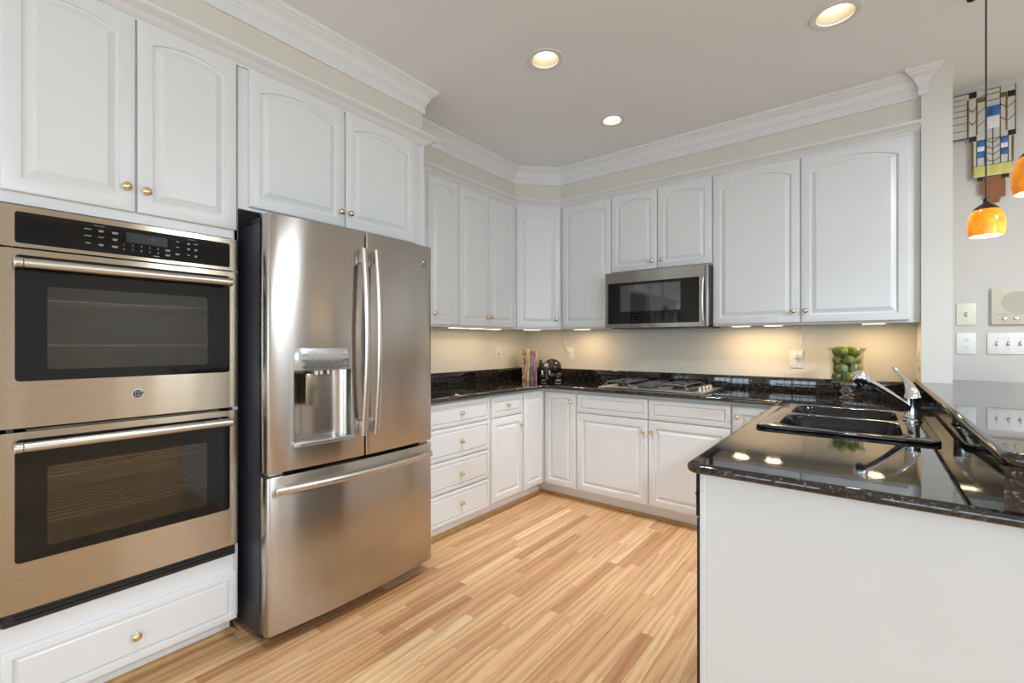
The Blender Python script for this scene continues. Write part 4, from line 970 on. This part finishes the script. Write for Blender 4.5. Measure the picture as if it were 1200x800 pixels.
# ------------------------------------------------------------------ cookbooks in the corner
M_page = mat('book_pages', (0.72, 0.66, 0.52), 0.8, var=0.08, scale=90)
def cover(name, a, c, sc=14):
    m, n, l, bb = new_mat(name); f = noise(n, l, coords(n, l), sc, 3, 0.6)
    l.new(ramp(n, l, f, [(0.42, a), (0.56, c)]), bb.inputs['Base Color']); bb.inputs['Roughness'].default_value = 0.35; return m
BK = [(0.037, 0.286, (0.24, 0.09, 0.04), (0.62, 0.50, 0.36), 'thick cookbook with a brown patterned spine, leftmost in the corner row', 26),
      (0.029, 0.288, (0.60, 0.40, 0.10), (0.66, 0.48, 0.16), 'yellow cookbook second from the left in the corner row', 8),
      (0.027, 0.270, (0.36, 0.32, 0.44), (0.05, 0.03, 0.07), 'lavender and black book in the middle of the corner row', 9),
      (0.020, 0.272, (0.42, 0.02, 0.07), (0.52, 0.06, 0.14), 'crimson book with pale lettering on its spine in the corner row', 20),
      (0.014, 0.274, (0.70, 0.62, 0.56), (0.60, 0.52, 0.48), 'slim cream book at the right end of the corner row', 10)]
ang = 35.2; ox, oy = 0.257, -0.415; u = 0.0
for i, (wd, hh, ca, cb_, lab, sc) in enumerate(BK):
    M = F(ox+u*math.cos(math.radians(ang)), oy+u*math.sin(math.radians(ang)), ZC+0.0006, ang)
    t = thing('cookbook', lab, 'book', M.to_translation(), 'cookbooks in the corner')
    m = cover('book_cover', ca, cb_, sc)
    b = MB(M); cv = 0.0025
    b.box(0, cv, 0.002, 0.205, 0, hh, 0.0006); b.box(wd-0.0006-cv, wd-0.0006, 0.002, 0.205, 0, hh, 0.0006)
    b.prism([(0, 0.003), (0.003, 0.0), (wd/2, -0.0012), (wd-0.0036, 0.0), (wd-0.0006, 0.003), (wd-0.0006, 0.006), (0, 0.006)], 0, hh); obj('cover', b, m, t)
    b = MB(M); b.box(cv, wd-0.0006-cv, 0.006, 0.199, 0.003, hh-0.003); obj('pages', b, M_page, t)
    b = MB(M)
    for k in range(7): b.box(wd*0.3, wd*0.68, -0.0017, -0.0008, hh*0.30+k*0.019, hh*0.30+k*0.019+0.010)
    obj('spine_lettering', b, [M_stem, mat('spine_gilt', (0.35, 0.18, 0.04), 0.4), M_case, M_plate, M_stem][i], t)
    u += wd+0.0006
    if i == 1: u += 0.006

# ------------------------------------------------------------------ black glazed animal figurine
fg = thing('animal_figurine', 'black glazed elephant figurine with silver details beside the cookbooks', 'figurine', (0.50, -0.33, ZC))
Mf = F(0.490, -0.310, ZC+0.0005, 38) @ Matrix.Scale(1.14, 4)
b = MB(Mf)
for c, r_, sc in (((0.02, 0.03, 0.105), 0.074, (1.0, 1.1, 0.98)), ((-0.035, -0.03, 0.105), 0.045, (0.9, 0.9, 1.1)), ((-0.075, -0.01, 0.125), 0.034, (0.55, 0.9, 1.4)), ((0.005, -0.03, 0.12), 0.034, (0.55, 0.9, 1.35)),
                 ((-0.05, 0.0, 0.035), 0.034, (1, 1, 1.05)), ((0.055, -0.015, 0.035), 0.034, (1, 1, 1.05)), ((-0.03, 0.075, 0.035), 0.034, (1, 1, 1.05)), ((0.07, 0.075, 0.035), 0.034, (1, 1, 1.05)), ((0.0, 0.01, 0.05), 0.05, (1.1, 1.1, 0.8))):
    b.ball(c, r_, sc=sc)
b.tube(spl([(-0.038, -0.06, 0.115), (-0.040, -0.082, 0.085), (-0.040, -0.090, 0.05), (-0.036, -0.096, 0.022), (-0.030, -0.108, 0.016)]), 0.014, 12)
me = bpy.data.meshes.new('t'); b.bm.to_mesh(me); b.bm.free()
o = bpy.data.objects.new('t', me); COL.objects.link(o); md = o.modifiers.new('r', 'REMESH'); md.mode = 'VOXEL'; md.voxel_size = 0.0045
sm = o.modifiers.new('s', 'SMOOTH'); sm.iterations = 4
me2 = bpy.data.meshes.new_from_object(o.evaluated_get(bpy.context.evaluated_depsgraph_get())); bpy.data.objects.remove(o); bpy.data.meshes.remove(me); me2.materials.clear()
for v in me2.vertices: v.co.z = max(v.co.z, ZC+0.0005)
to_obj('body', me2, M_fig, fg, sharp=80)
b = MB(Mf); b.ball((-0.040, -0.070, 0.128), 0.017, sc=(1.1, 0.5, 1.2)); obj('forehead_medallion', b, M_figs, fg)
for sx in (-0.066, -0.014):
    b = MB(Mf); b.tube(spl([(sx, -0.062, 0.085), (sx*1.02, -0.085, 0.065), (sx, -0.104, 0.058)]), [0.0075]*8+[0.007]*4+[0.006]*4+[0.003], 10); obj('tusk', b, M_figs, fg)
for c in ((-0.05, -0.030, 0.010), (0.055, -0.045, 0.010)):
    for k in (-1, 0, 1): b = MB(Mf); b.ball((c[0]+k*0.014, c[1]-0.003, c[2]), 0.0085, sub=2); obj('toenail', b, M_figs, fg)
